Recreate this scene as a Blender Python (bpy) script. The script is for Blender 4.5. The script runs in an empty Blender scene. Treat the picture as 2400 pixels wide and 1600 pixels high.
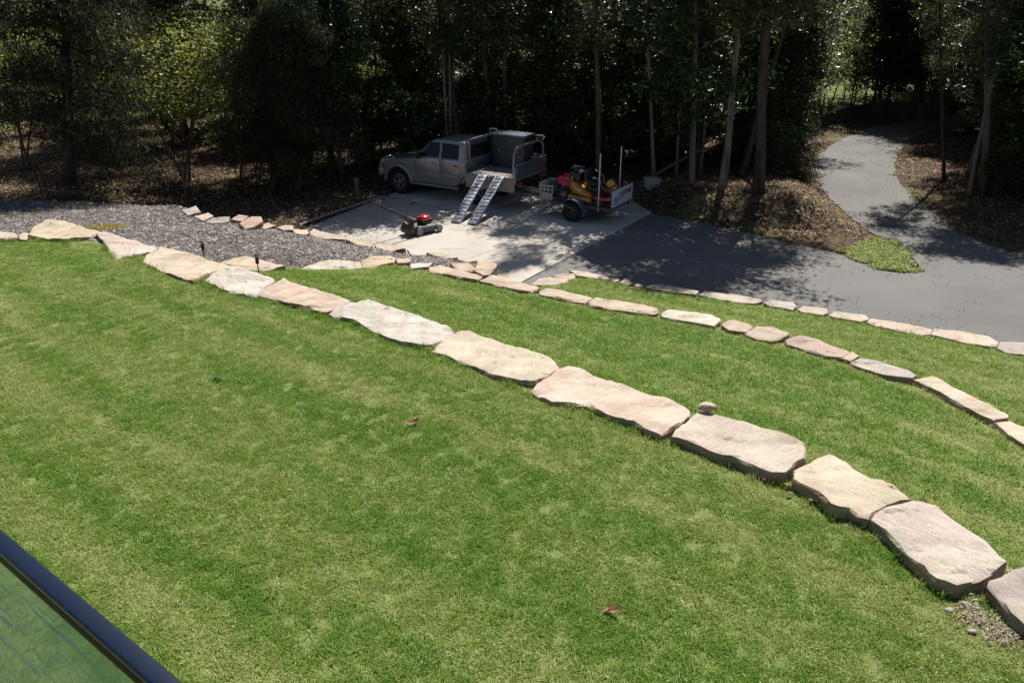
import bpy, bmesh, math, random
import numpy as np
from mathutils import Vector, Matrix, Euler, noise
random.seed(7)
rng = np.random.default_rng(11)
R = math.radians
S = bpy.context.scene
COL = S.collection
# ------------------------------------------------------------ camera, sky, sun, exposure
CAM_H, PITCH, F = 6.0, R(24.0), 1870.0
cam_d = bpy.data.cameras.new('camera'); cam = bpy.data.objects.new('camera', cam_d); COL.objects.link(cam)
cam.location = (0, 0, CAM_H); cam.rotation_euler = (R(90) - PITCH, 0, 0)
cam_d.sensor_width = 36; cam_d.lens = F / 2400 * 36; cam_d.clip_start = 0.05; cam_d.clip_end = 2000
cam_d.dof.use_dof = True; cam_d.dof.focus_distance = 14.0; cam_d.dof.aperture_fstop = 11.0
S.camera = cam
SUN_EL, SUN_AZ = R(54), R(22)          # azimuth clockwise from straight ahead (+Y)
w = bpy.data.worlds.new('World'); S.world = w; w.use_nodes = True
nt = w.node_tree; nt.nodes.clear()
sky = nt.nodes.new('ShaderNodeTexSky'); sky.sky_type = 'NISHITA'; sky.sun_disc = False
sky.sun_elevation = SUN_EL; sky.sun_rotation = SUN_AZ
bg = nt.nodes.new('ShaderNodeBackground'); bg.inputs[1].default_value = 0.05
wo = nt.nodes.new('ShaderNodeOutputWorld'); nt.links.new(sky.outputs[0], bg.inputs[0]); nt.links.new(bg.outputs[0], wo.inputs[0])
sd = bpy.data.lights.new('sun', 'SUN'); sd.energy = 5.0; sd.angle = R(0.5); sd.color = (1.0, 0.955, 0.89)
sun = bpy.data.objects.new('sun', sd); COL.objects.link(sun)
SUNV = Vector((math.sin(SUN_AZ) * math.cos(SUN_EL), math.cos(SUN_AZ) * math.cos(SUN_EL), math.sin(SUN_EL)))
sun.rotation_euler = SUNV.to_track_quat('Z', 'Y').to_euler(); sun.location = (10, 30, 40)
S.view_settings.view_transform = 'Standard'; S.view_settings.look = 'None'
S.view_settings.gamma = 1; S.view_settings.use_curve_mapping = False
S.view_settings.exposure = 0.55

# ------------------------------------------------------------ helpers
SP, CP = math.sin(PITCH), math.cos(PITCH)
def P(px, py, h=0.0):                                   # a pixel of the 2400 px photograph -> the point at height h
    u, v = (px - 1200) / F, (py - 800) / F
    z = (CAM_H - h) / (SP + v * CP)
    return (z * u, z * (CP - v * SP), h)
def PY(px, py, y):                                      # the point on the pixel's ray at distance y
    u, v = (px - 1200) / F, (py - 800) / F
    t = y / (CP - v * SP)
    return Vector((t * u, y, CAM_H - t * (SP + v * CP)))
def vnoise(x, y, seed=0):
    x = np.asarray(x, float); y = np.asarray(y, float)
    xi = np.floor(x); yi = np.floor(y); fx = x - xi; fy = y - yi
    fx = fx * fx * (3 - 2 * fx); fy = fy * fy * (3 - 2 * fy)
    def hh(a, b):
        s = np.sin(a * 127.1 + b * 311.7 + seed * 74.7) * 43758.5453
        return s - np.floor(s)
    return (hh(xi, yi) * (1 - fx) + hh(xi + 1, yi) * fx) * (1 - fy) + (hh(xi, yi + 1) * (1 - fx) + hh(xi + 1, yi + 1) * fx) * fy
def fbm(x, y, seed=0, o=3):
    a, t, r = 1.0, 0.0, 0.0
    for i in range(o):
        r = r + a * vnoise(x * 2 ** i, y * 2 ** i, seed + i); t += a; a *= .5
    return r / t
def inside(poly, x, y):
    x = np.asarray(x, float); y = np.asarray(y, float); c = np.zeros(x.shape, bool)
    n = len(poly)
    for i in range(n):
        x1, y1 = poly[i][:2]; x2, y2 = poly[(i + 1) % n][:2]
        if y1 == y2: continue
        c ^= ((y1 > y) != (y2 > y)) & (x < (x2 - x1) * (y - y1) / (y2 - y1) + x1)
    return c
def dist(line, x, y, closed=False):
    x = np.asarray(x, float); y = np.asarray(y, float); d = np.full(x.shape, 1e9)
    n = len(line)
    for i in range(n if closed else n - 1):
        ax, ay = line[i][:2]; bx, by = line[(i + 1) % n][:2]
        dx, dy = bx - ax, by - ay; L = dx * dx + dy * dy + 1e-12
        t = np.clip(((x - ax) * dx + (y - ay) * dy) / L, 0, 1)
        d = np.minimum(d, np.hypot(x - ax - t * dx, y - ay - t * dy))
    return d
def sstep(a, b, x):
    t = np.clip((np.asarray(x, float) - a) / (b - a), 0, 1); return t * t * (3 - 2 * t)
def mesh_np(name, v, f4=None, f3=None, mats=(), mi=None, smooth=False):
    me = bpy.data.meshes.new(name)
    v = np.asarray(v, np.float32)
    me.vertices.add(len(v)); me.vertices.foreach_set('co', v.ravel())
    k, f = (4, f4) if f4 is not None else (3, f3)
    if f is not None and len(f):
        f = np.asarray(f, np.int32); n = len(f)
        me.loops.add(n * k); me.loops.foreach_set('vertex_index', f.ravel())
        me.polygons.add(n); me.polygons.foreach_set('loop_start', np.arange(0, n * k, k, dtype=np.int32))
        if mi is not None: me.polygons.foreach_set('material_index', np.asarray(mi, np.int32))
        if smooth: me.polygons.foreach_set('use_smooth', np.ones(n, bool))
    for m in mats: me.materials.append(m)
    me.update(); me.validate()
    return me
def link(name, me, parent=None, **kw):
    o = bpy.data.objects.new(name, me); COL.objects.link(o)
    if parent is not None: o.parent = parent
    for k, v in kw.items(): o[k] = v
    return o
def thing(name, label, cat, loc=(0, 0, 0), rz=0, group=None):
    o = bpy.data.objects.new(name, None); COL.objects.link(o); o.empty_display_size = .2
    o.location = loc; o.rotation_euler = (0, 0, rz); o['label'] = label; o['category'] = cat
    if group: o['group'] = group
    return o
class MB:
    def __init__(s): s.v = []; s.f = []
    def add(s, vs, fs, M=None):
        b = len(s.v)
        s.v += [tuple(M @ Vector(q)) if M else tuple(q) for q in vs]; s.f += [tuple(b + i for i in f) for f in fs]; return s
    def box(s, c, d, M=None, rot=None):
        x, y, z = [k / 2 for k in d]
        vs = [(-x, -y, -z), (x, -y, -z), (x, y, -z), (-x, y, -z), (-x, -y, z), (x, -y, z), (x, y, z), (-x, y, z)]
        m = Matrix.Translation(c)
        if rot: m = m @ Euler(rot).to_matrix().to_4x4()
        if M: m = M @ m
        return s.add(vs, [(0, 3, 2, 1), (4, 5, 6, 7), (0, 1, 5, 4), (1, 2, 6, 5), (2, 3, 7, 6), (3, 0, 4, 7)], m)
    def tube(s, pts, r, n=8, cap=True):
        pts = [Vector(p) for p in pts]; rs = r if isinstance(r, (list, tuple)) else [r] * len(pts)
        vs, fs = [], []; prev = None
        for i, p in enumerate(pts):
            t = (pts[min(i + 1, len(pts) - 1)] - pts[max(i - 1, 0)]).normalized()
            a = prev if prev is not None else (Vector((0, 0, 1)) if abs(t.z) < .9 else Vector((1, 0, 0)))
            u = (a - t * a.dot(t)).normalized(); prev = u; w_ = t.cross(u)
            for k in range(n):
                an = 2 * math.pi * k / n; vs.append(p + (u * math.cos(an) + w_ * math.sin(an)) * rs[i])
        for i in range(len(pts) - 1):
            for k in range(n):
                fs.append((i * n + k, i * n + (k + 1) % n, (i + 1) * n + (k + 1) % n, (i + 1) * n + k))
        if cap: fs.append(tuple(range(n))[::-1]); fs.append(tuple((len(pts) - 1) * n + k for k in range(n)))
        return s.add(vs, fs)
    def prism(s, poly, a, b, axis='y', M=None):           # polygon (p,q) extruded from a to b along the axis
        n = len(poly)
        def pt(p, c): return {'y': (p[0], c, p[1]), 'x': (c, p[0], p[1]), 'z': (p[0], p[1], c)}[axis]
        vs = [pt(p, a) for p in poly] + [pt(p, b) for p in poly]
        fs = [tuple(range(n)), tuple(range(2 * n - 1, n - 1, -1))] + [(i, i + n, (i + 1) % n + n, (i + 1) % n) for i in range(n)]
        return s.add(vs, fs, M)
    def lathe(s, prof, n=24, c=(0, 0, 0), axis='y', cap=True):       # profile (r, h) around an axis
        vs, fs = [], []
        for (r, h) in prof:
            for k in range(n):
                an = 2 * math.pi * k / n; x, z = r * math.cos(an), r * math.sin(an)
                vs.append((c[0] + x, c[1] + h, c[2] + z) if axis == 'y' else (c[0] + x, c[1] + z, c[2] + h))
        for i in range(len(prof) - 1):
            for k in range(n): fs.append((i * n + k, i * n + (k + 1) % n, (i + 1) * n + (k + 1) % n, (i + 1) * n + k))
        if cap and prof[0][0] > 1e-4: fs.append(tuple(range(n)))
        if cap and prof[-1][0] > 1e-4: fs.append(tuple((len(prof) - 1) * n + k for k in range(n))[::-1])
        return s.add(vs, fs)
    def ball(s, c, r, n=10, sq=(1, 1, 1)):
        prof = [(max(1e-5, r * math.sin(math.pi * i / 6)), -r * math.cos(math.pi * i / 6)) for i in range(7)]
        t = MB(); t.lathe(prof, n, axis='z')
        return s.add([(c[0] + a * sq[0], c[1] + b * sq[1], c[2] + d * sq[2]) for a, b, d in t.v], t.f)
    def build(s, name, mat, parent=None, bevel=0, seg=2, smooth=False, **kw):
        me = bpy.data.meshes.new(name); me.from_pydata(s.v, [], s.f)
        bm = bmesh.new(); bm.from_mesh(me); bmesh.ops.recalc_face_normals(bm, faces=bm.faces)
        if bevel:
            es = [e for e in bm.edges if len(e.link_faces) == 2 and e.calc_face_angle(0) > R(28)]
            bmesh.ops.bevel(bm, geom=es, offset=bevel, segments=seg, affect='EDGES', profile=.5, clamp_overlap=True)
        if smooth or bevel:
            for f in bm.faces: f.smooth = True
            for e in bm.edges:
                if len(e.link_faces) == 2 and e.calc_face_angle(0) > R(38): e.smooth = False
        bm.to_mesh(me); bm.free()
        if mat: me.materials.append(mat)
        return link(name, me, parent, **kw)

# ------------------------------------------------------------ materials
def mat(name, col, rough=.7, metal=0, spec=.5, var=0, vscale=4, col2=None, bump=0, bscale=30, coat=0, objcoord=True):
    m = bpy.data.materials.new(name); m.use_nodes = True; n = m.node_tree.nodes; l = m.node_tree.links
    b = n['Principled BSDF']; b.inputs['Roughness'].default_value = rough; b.inputs['Metallic'].default_value = metal
    b.inputs['Specular IOR Level'].default_value = spec; b.inputs['Coat Weight'].default_value = coat
    c = (*col, 1); b.inputs['Base Color'].default_value = c
    tc = n.new('ShaderNodeTexCoord')
    if col2 is None and var: col2 = tuple(k * (1 - var) for k in col)
    if col2 is not None:
        no = n.new('ShaderNodeTexNoise'); no.inputs['Scale'].default_value = vscale; no.inputs['Detail'].default_value = 6; no.inputs['Roughness'].default_value = .65
        l.new(tc.outputs['Object'], no.inputs[0])
        cr = n.new('ShaderNodeValToRGB'); cr.color_ramp.elements[0].position = .35; cr.color_ramp.elements[1].position = .65
        cr.color_ramp.elements[0].color = (*col2, 1); cr.color_ramp.elements[1].color = c
        l.new(no.outputs[0], cr.inputs[0]); l.new(cr.outputs[0], b.inputs['Base Color'])
    if bump:
        nb = n.new('ShaderNodeTexNoise'); nb.inputs['Scale'].default_value = bscale; nb.inputs['Detail'].default_value = 5
        l.new(tc.outputs['Object'], nb.inputs[0]); bp = n.new('ShaderNodeBump'); bp.inputs['Strength'].default_value = bump; bp.inputs['Distance'].default_value = .02
        l.new(nb.outputs[0], bp.inputs['Height']); l.new(bp.outputs[0], b.inputs['Normal'])
    return m
def nodes(m): return m.node_tree.nodes, m.node_tree.links, m.node_tree.nodes['Principled BSDF']
def leaf_mat(name, c1, c2, c3=None, rough=.4, trans=.35, spec=.5):
    m = bpy.data.materials.new(name); m.use_nodes = True; n, l, b = nodes(m)
    g = n.new('ShaderNodeNewGeometry'); cr = n.new('ShaderNodeValToRGB')
    e = cr.color_ramp.elements; e[0].color = (*c1, 1); e[1].color = (*c2, 1); e[1].position = .8
    if c3: x = e.new(.97); x.color = (*c3, 1)
    l.new(g.outputs['Random Per Island'], cr.inputs[0]); l.new(cr.outputs[0], b.inputs['Base Color'])
    b.inputs['Roughness'].default_value = rough; b.inputs['Specular IOR Level'].default_value = spec
    tr = n.new('ShaderNodeBsdfTranslucent'); hs = n.new('ShaderNodeHueSaturation'); hs.inputs['Value'].default_value = 1.6; hs.inputs['Hue'].default_value = .485
    l.new(cr.outputs[0], hs.inputs['Color']); l.new(hs.outputs[0], tr.inputs[0])
    mx = n.new('ShaderNodeMixShader'); mx.inputs[0].default_value = trans
    l.new(b.outputs[0], mx.inputs[1]); l.new(tr.outputs[0], mx.inputs[2]); l.new(mx.outputs[0], n['Material Output'].inputs[0])
    return m

# lawn blades: colour from the instancer's dryness
def grass_mat(name, wet, mid, dry):
    m = bpy.data.materials.new(name); m.use_nodes = True; n, l, b = nodes(m)
    at = n.new('ShaderNodeAttribute'); at.attribute_type = 'INSTANCER'; at.attribute_name = 'dry'
    g = n.new('ShaderNodeNewGeometry')
    ma = n.new('ShaderNodeMath'); ma.operation = 'MULTIPLY_ADD'; ma.inputs[1].default_value = .7; ma.inputs[2].default_value = -.35
    l.new(g.outputs['Random Per Island'], ma.inputs[0])
    ad = n.new('ShaderNodeMath'); ad.operation = 'ADD'; l.new(ma.outputs[0], ad.inputs[0]); l.new(at.outputs['Fac'], ad.inputs[1])
    cr = n.new('ShaderNodeValToRGB'); e = cr.color_ramp.elements; e[0].color = (*wet, 1); e[0].position = .05; e[1].color = (*dry, 1); e[1].position = .95
    x = e.new(.5); x.color = (*mid, 1)
    l.new(ad.outputs[0], cr.inputs[0]); l.new(cr.outputs[0], b.inputs['Base Color'])
    b.inputs['Roughness'].default_value = .55; b.inputs['Specular IOR Level'].default_value = .25
    tr = n.new('ShaderNodeBsdfTranslucent'); l.new(cr.outputs[0], tr.inputs[0])
    mx = n.new('ShaderNodeMixShader'); mx.inputs[0].default_value = .45
    l.new(b.outputs[0], mx.inputs[1]); l.new(tr.outputs[0], mx.inputs[2]); l.new(mx.outputs[0], n['Material Output'].inputs[0])
    return m

def sandstone():
    m = bpy.data.materials.new('sandstone'); m.use_nodes = True; n, l, b = nodes(m)
    tc = n.new('ShaderNodeTexCoord'); oi = n.new('ShaderNodeObjectInfo')
    vm = n.new('ShaderNodeVectorMath'); vm.operation = 'ADD'
    sc = n.new('ShaderNodeVectorMath'); sc.operation = 'SCALE'; sc.inputs[3].default_value = 40
    cb = n.new('ShaderNodeCombineXYZ'); 
    for i in range(3): l.new(oi.outputs['Random'], cb.inputs[i])
    l.new(cb.outputs[0], sc.inputs[0]); l.new(tc.outputs['Object'], vm.inputs[0]); l.new(sc.outputs[0], vm.inputs[1])
    rt = n.new('ShaderNodeVectorRotate'); rt.rotation_type = 'Z_AXIS'; an = n.new('ShaderNodeMath'); an.operation = 'MULTIPLY'; an.inputs[1].default_value = 9
    l.new(oi.outputs['Random'], an.inputs[0]); l.new(an.outputs[0], rt.inputs['Angle']); l.new(vm.outputs[0], rt.inputs[0])
    def tex(scale, detail, dist=0):
        t = n.new('ShaderNodeTexNoise'); t.inputs['Scale'].default_value = scale; t.inputs['Detail'].default_value = detail; t.inputs['Distortion'].default_value = dist
        l.new(rt.outputs[0], t.inputs[0]); return t
    def ramp(a, b_, ca, cb_):
        r = n.new('ShaderNodeValToRGB'); e = r.color_ramp.elements; e[0].position = a; e[1].position = b_; e[0].color = (*ca, 1); e[1].color = (*cb_, 1); return r
    def mix(mode, fac, a, c):
        x = n.new('ShaderNodeMix'); x.data_type = 'RGBA'; x.blend_type = mode
        if isinstance(fac, float): x.inputs[0].default_value = fac
        else: l.new(fac, x.inputs[0])
        for s_, i in ((a, 6), (c, 7)):
            if isinstance(s_, tuple): x.inputs[i].default_value = (*s_, 1)
            else: l.new(s_, x.inputs[i])
        return x.outputs[2]
    big = tex(1.6, 4, .4); r1 = ramp(.32, .66, (.80, .76, .74), (1.06, 1.03, 1.0)); l.new(big.outputs[0], r1.inputs[0])
    base = mix('MULTIPLY', 1.0, oi.outputs['Color'], r1.outputs[0])
    wv = n.new('ShaderNodeTexWave'); wv.inputs['Scale'].default_value = 1.1; wv.inputs['Distortion'].default_value = 5; wv.inputs['Detail'].default_value = 3; wv.inputs['Detail Scale'].default_value = .7
    l.new(rt.outputs[0], wv.inputs[0]); r2 = ramp(.0, .35, (.90, .76, .66), (1, 1, 1)); l.new(wv.outputs[0], r2.inputs[0])
    bm_ = tex(.9, 2); rb_ = ramp(.42, .6, (0, 0, 0), (.8, .8, .8)); l.new(bm_.outputs[0], rb_.inputs[0]); base = mix('MULTIPLY', rb_.outputs[0], base, r2.outputs[0])
    ln = n.new('ShaderNodeTexWave'); ln.inputs['Scale'].default_value = 1.3; ln.inputs['Distortion'].default_value = 16; ln.inputs['Detail'].default_value = 2; ln.inputs['Detail Scale'].default_value = .4
    l.new(rt.outputs[0], ln.inputs[0]); r3 = ramp(.0, .03, (.5, .42, .36), (1, 1, 1)); l.new(ln.outputs[0], r3.inputs[0])
    mk = tex(2.9, 2); r4 = ramp(.5, .62, (0, 0, 0), (.6, .6, .6)); r4.color_ramp.elements[1].color = (.12, .12, .12, 1); l.new(mk.outputs[0], r4.inputs[0])
    base = base
    mpg = n.new('ShaderNodeMapping'); mpg.inputs['Scale'].default_value = (3.5, 30, 12); l.new(rt.outputs[0], mpg.inputs[0])
    lam = n.new('ShaderNodeTexNoise'); lam.inputs['Scale'].default_value = 1.0; lam.inputs['Detail'].default_value = 5; lam.inputs['Distortion'].default_value = .8; l.new(mpg.outputs[0], lam.inputs[0])
    r9 = ramp(.33, .5, (.80, .75, .71), (1, 1, 1)); l.new(lam.outputs[0], r9.inputs[0]); base = mix('MULTIPLY', .6, base, r9.outputs[0])
    gt = tex(1.3, 5, .8); r10 = ramp(.56, .66, (0, 0, 0), (.7, .7, .7)); l.new(gt.outputs[0], r10.inputs[0]); base = mix('MULTIPLY', r10.outputs[0], base, (.72, .68, .66))
    fine = tex(60, 6); r5 = ramp(.3, .7, (.80, .78, .74), (1.08, 1.08, 1.08)); l.new(fine.outputs[0], r5.inputs[0])
    base = mix('MULTIPLY', 1.0, base, r5.outputs[0])
    li = tex(3.1, 7, .3); r6 = ramp(.535, .61, (0, 0, 0), (1, 1, 1)); l.new(li.outputs[0], r6.inputs[0])
    sp = tex(38, 3); r7 = ramp(.46, .54, (0, 0, 0), (.75, .75, .75)); l.new(sp.outputs[0], r7.inputs[0])
    mm = n.new('ShaderNodeMath'); mm.operation = 'MULTIPLY'; l.new(r6.outputs[0], mm.inputs[0]); l.new(r7.outputs[0], mm.inputs[1])
    base = mix('MIX', mm.outputs[0], base, (.33, .345, .23))
    # darker, browner tint on the upright faces
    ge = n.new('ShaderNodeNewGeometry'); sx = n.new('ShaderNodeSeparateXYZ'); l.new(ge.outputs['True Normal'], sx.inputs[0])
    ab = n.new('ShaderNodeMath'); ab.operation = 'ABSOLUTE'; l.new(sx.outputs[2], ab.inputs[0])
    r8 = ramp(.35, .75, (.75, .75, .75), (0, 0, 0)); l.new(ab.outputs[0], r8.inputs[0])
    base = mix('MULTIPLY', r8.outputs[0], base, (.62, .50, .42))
    l.new(base, b.inputs['Base Color']); b.inputs['Roughness'].default_value = .9; b.inputs['Specular IOR Level'].default_value = .2
    bp = n.new('ShaderNodeBump'); bp.inputs['Strength'].default_value = .55; bp.inputs['Distance'].default_value = .03
    hb = tex(9, 9); l.new(hb.outputs[0], bp.inputs['Height'])
    bp2 = n.new('ShaderNodeBump'); bp2.inputs['Strength'].default_value = .5; bp2.inputs['Distance'].default_value = .02
    l.new(lam.outputs[0], bp2.inputs['Height']); l.new(bp.outputs[0], bp2.inputs['Normal'])
    l.new(bp2.outputs[0], b.inputs['Normal'])
    return m

def asphalt_mat():
    m = mat('asphalt', (.1, .1, .1), .9, spec=.3); n, l, b = nodes(m)
    tc = n.new('ShaderNodeTexCoord')
    def tex(scale, detail): 
        t = n.new('ShaderNodeTexNoise'); t.inputs['Scale'].default_value = scale; t.inputs['Detail'].default_value = detail; l.new(tc.outputs['Object'], t.inputs[0]); return t
    a = tex(.45, 5); r = n.new('ShaderNodeValToRGB'); e = r.color_ramp.elements; e[0].position = .3; e[1].position = .7; e[0].color = (.145, .141, .136, 1); e[1].color = (.198, .192, .184, 1); l.new(a.outputs[0], r.inputs[0])
    s_ = tex(110, 4); r2 = n.new('ShaderNodeValToRGB'); e = r2.color_ramp.elements; e[0].position = .35; e[1].position = .72; e[0].color = (.62, .62, .62, 1); e[1].color = (1.35, 1.33, 1.3, 1); l.new(s_.outputs[0], r2.inputs[0])
    x = n.new('ShaderNodeMix'); x.data_type = 'RGBA'; x.blend_type = 'MULTIPLY'; x.inputs[0].default_value = 1; l.new(r.outputs[0], x.inputs[6]); l.new(r2.outputs[0], x.inputs[7])
    l.new(x.outputs[2], b.inputs['Base Color'])
    bp = n.new('ShaderNodeBump'); bp.inputs['Strength'].default_value = .5; bp.inputs['Distance'].default_value = .008; l.new(s_.outputs[0], bp.inputs['Height']); l.new(bp.outputs[0], b.inputs['Normal'])
    return m
def concrete_mat():
    m = mat('concrete', (.5, .47, .43), .9, spec=.25); n, l, b = nodes(m)
    tc = n.new('ShaderNodeTexCoord')
    def tex(scale, detail, d=0):
        t = n.new('ShaderNodeTexNoise'); t.inputs['Scale'].default_value = scale; t.inputs['Detail'].default_value = detail; t.inputs['Distortion'].default_value = d; l.new(tc.outputs['Object'], t.inputs[0]); return t
    def ramp(t, a, b_, ca, cb_):
        r = n.new('ShaderNodeValToRGB'); e = r.color_ramp.elements; e[0].position = a; e[1].position = b_; e[0].color = (*ca, 1); e[1].color = (*cb_, 1); l.new(t.outputs[0], r.inputs[0]); return r
    def mul(a, c, f=1.0, mode='MULTIPLY'):
        x = n.new('ShaderNodeMix'); x.data_type = 'RGBA'; x.blend_type = mode
        if isinstance(f, float): x.inputs[0].default_value = f
        else: l.new(f, x.inputs[0])
        l.new(a, x.inputs[6]); 
        if isinstance(c, tuple): x.inputs[7].default_value = (*c, 1)
        else: l.new(c, x.inputs[7])
        return x.outputs[2]
    a = ramp(tex(.55, 6, .3), .3, .7, (.41, .375, .325), (.53, .50, .45))
    c = mul(a.outputs[0], ramp(tex(70, 5), .3, .7, (.86, .85, .83), (1.06, 1.06, 1.06)).outputs[0])
    st = ramp(tex(.9, 5, 1.0), .56, .70, (0, 0, 0), (.55, .55, .55))
    c = mul(c, (.30, .23, .15), st.outputs[0], 'MIX')
    l.new(c, b.inputs['Base Color'])
    bp = n.new('ShaderNodeBump'); bp.inputs['Strength'].default_value = .25; bp.inputs['Distance'].default_value = .006; l.new(tex(50, 6).outputs[0], bp.inputs['Height']); l.new(bp.outputs[0], b.inputs['Normal'])
    return m
M = {}
M['stone'] = sandstone(); M['asphalt'] = asphalt_mat(); M['concrete'] = concrete_mat()
M['soil'] = mat('soil', (.16, .12, .085), .95, col2=(.07, .05, .035), vscale=5, bump=.6, bscale=14)
M['turf'] = mat('turf_thatch', (.17, .20, .055), .95, col2=(.12, .15, .04), vscale=9, bump=.7, bscale=40)
M['mulch'] = mat('mulch_base', (.16, .14, .125), .95, col2=(.07, .058, .05), vscale=22, bump=.9, bscale=35)
M['blade'] = grass_mat('grass_blade', (.135, .275, .028), (.275, .385, .062), (.56, .54, .26))
M['weed'] = leaf_mat('weed_leaf', (.17, .25, .05), (.30, .37, .09), (.35, .33, .12), .5, .4)
M['cover'] = leaf_mat('groundcover_leaf', (.22, .24, .03), (.34, .32, .05), (.30, .16, .05), .5, .4)
# ------------------------------------------------------------ the garden walls: stone outlines and their heights
HL1, HL2, HL3, HL4 = 1.90, 1.12, 0.50, 0.66
CR, PK, WH, YE, GR, OR = (.54, .47, .40), (.54, .455, .40), (.545, .53, .485), (.545, .48, .39), (.42, .385, .36), (.53, .435, .36)
LW = (.53, .468, .425)
L1 = [
 ([(-120, 530), (-40, 533), (0, 541), (36, 547), (40, 557), (0, 560), (-120, 556)], CR), ([(44, 550), (55, 545), (66, 547), (62, 561), (48, 560)], PK),
 ([(66, 550), (80, 532), (115, 515), (145, 518), (184, 530), (237, 543), (212, 555), (153, 563), (110, 560)], YE),
 ([(226, 547), (245, 543), (268, 549), (298, 560), (329, 568), (371, 582), (356, 591), (337, 595), (276, 604), (264, 597), (249, 574), (230, 555)], LW),
 ([(375, 574), (406, 582), (452, 597), (531, 622), (531, 627), (452, 662), (417, 652), (367, 631), (333, 614), (344, 595), (360, 590)], CR),
 ([(536, 624), (593, 635), (643, 654), (643, 660), (620, 673), (597, 694), (551, 687), (509, 673), (478, 658), (494, 647), (513, 631)], WH),
 ([(666, 652), (689, 660), (727, 673), (815, 700), (819, 708), (800, 721), (761, 733), (727, 725), (670, 708), (608, 689), (612, 680), (645, 662)], PK),
 ([(774, 734), (789, 720), (819, 707), (837, 710), (864, 701), (885, 708), (908, 717), (947, 729), (992, 743), (1024, 755), (1045, 762), (1062, 775), (1061, 780), (1036, 795), (1012, 807), (986, 810), (938, 802), (908, 792), (879, 777), (825, 749), (786, 743)], WH),
 ([(1078, 775), (1102, 775), (1123, 783), (1164, 796), (1236, 819), (1280, 835), (1298, 845), (1310, 860), (1305, 866), (1283, 884), (1254, 896), (1242, 897), (1206, 890), (1152, 878), (1117, 860), (1075, 845), (1051, 833), (1012, 822), (1036, 804), (1057, 786)], CR),
 ([(1333, 859), (1360, 864), (1390, 878), (1445, 897), (1492, 912), (1526, 924), (1561, 934), (1601, 949), (1613, 958), (1615, 970), (1595, 987), (1571, 1005), (1547, 1016), (1506, 1002), (1482, 987), (1431, 973), (1377, 948), (1336, 946), (1295, 944), (1251, 919), (1248, 910), (1275, 888), (1305, 866)], PK),
 ([(1635, 965), (1659, 966), (1703, 976), (1744, 987), (1785, 1005), (1839, 1019), (1880, 1036), (1889, 1058), (1884, 1075), (1867, 1082), (1839, 1109), (1822, 1109), (1805, 1104), (1778, 1095), (1731, 1075), (1676, 1058), (1629, 1038), (1576, 1021), (1583, 1007), (1614, 983)], LW),
 ([(1943, 1062), (1959, 1067), (1985, 1084), (2004, 1099), (2042, 1118), (2065, 1121), (2093, 1137), (2119, 1156), (2132, 1172), (2108, 1174), (2080, 1183), (2055, 1194), (2036, 1211), (2007, 1204), (1991, 1191), (1966, 1191), (1947, 1183), (1921, 1156), (1902, 1143), (1877, 1131), (1861, 1121), (1865, 1099), (1880, 1089), (1902, 1081), (1921, 1069)], YE),
 ([(2138, 1178), (2195, 1186), (2221, 1204), (2246, 1225), (2288, 1253), (2323, 1284), (2342, 1303), (2356, 1319), (2348, 1328), (2310, 1349), (2278, 1360), (2243, 1373), (2214, 1363), (2192, 1357), (2163, 1325), (2125, 1293), (2087, 1252), (2065, 1230), (2043, 1216), (2056, 1200), (2084, 1189)], LW),
 ([(2430, 1322), (2374, 1336), (2325, 1360), (2319, 1373), (2342, 1402), (2367, 1433), (2400, 1462), (2450, 1480), (2540, 1450), (2530, 1370)], GR),
 ([(2560, 1440), (2640, 1470), (2760, 1560), (2740, 1620), (2600, 1600), (2520, 1510)], CR),
 ([(2770, 1575), (2860, 1620), (2960, 1740), (2930, 1800), (2800, 1760), (2750, 1660)], LW), ([(2965, 1760), (3060, 1820), (3180, 1960), (3120, 2010), (2990, 1950), (2940, 1830)], PK)]
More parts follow.
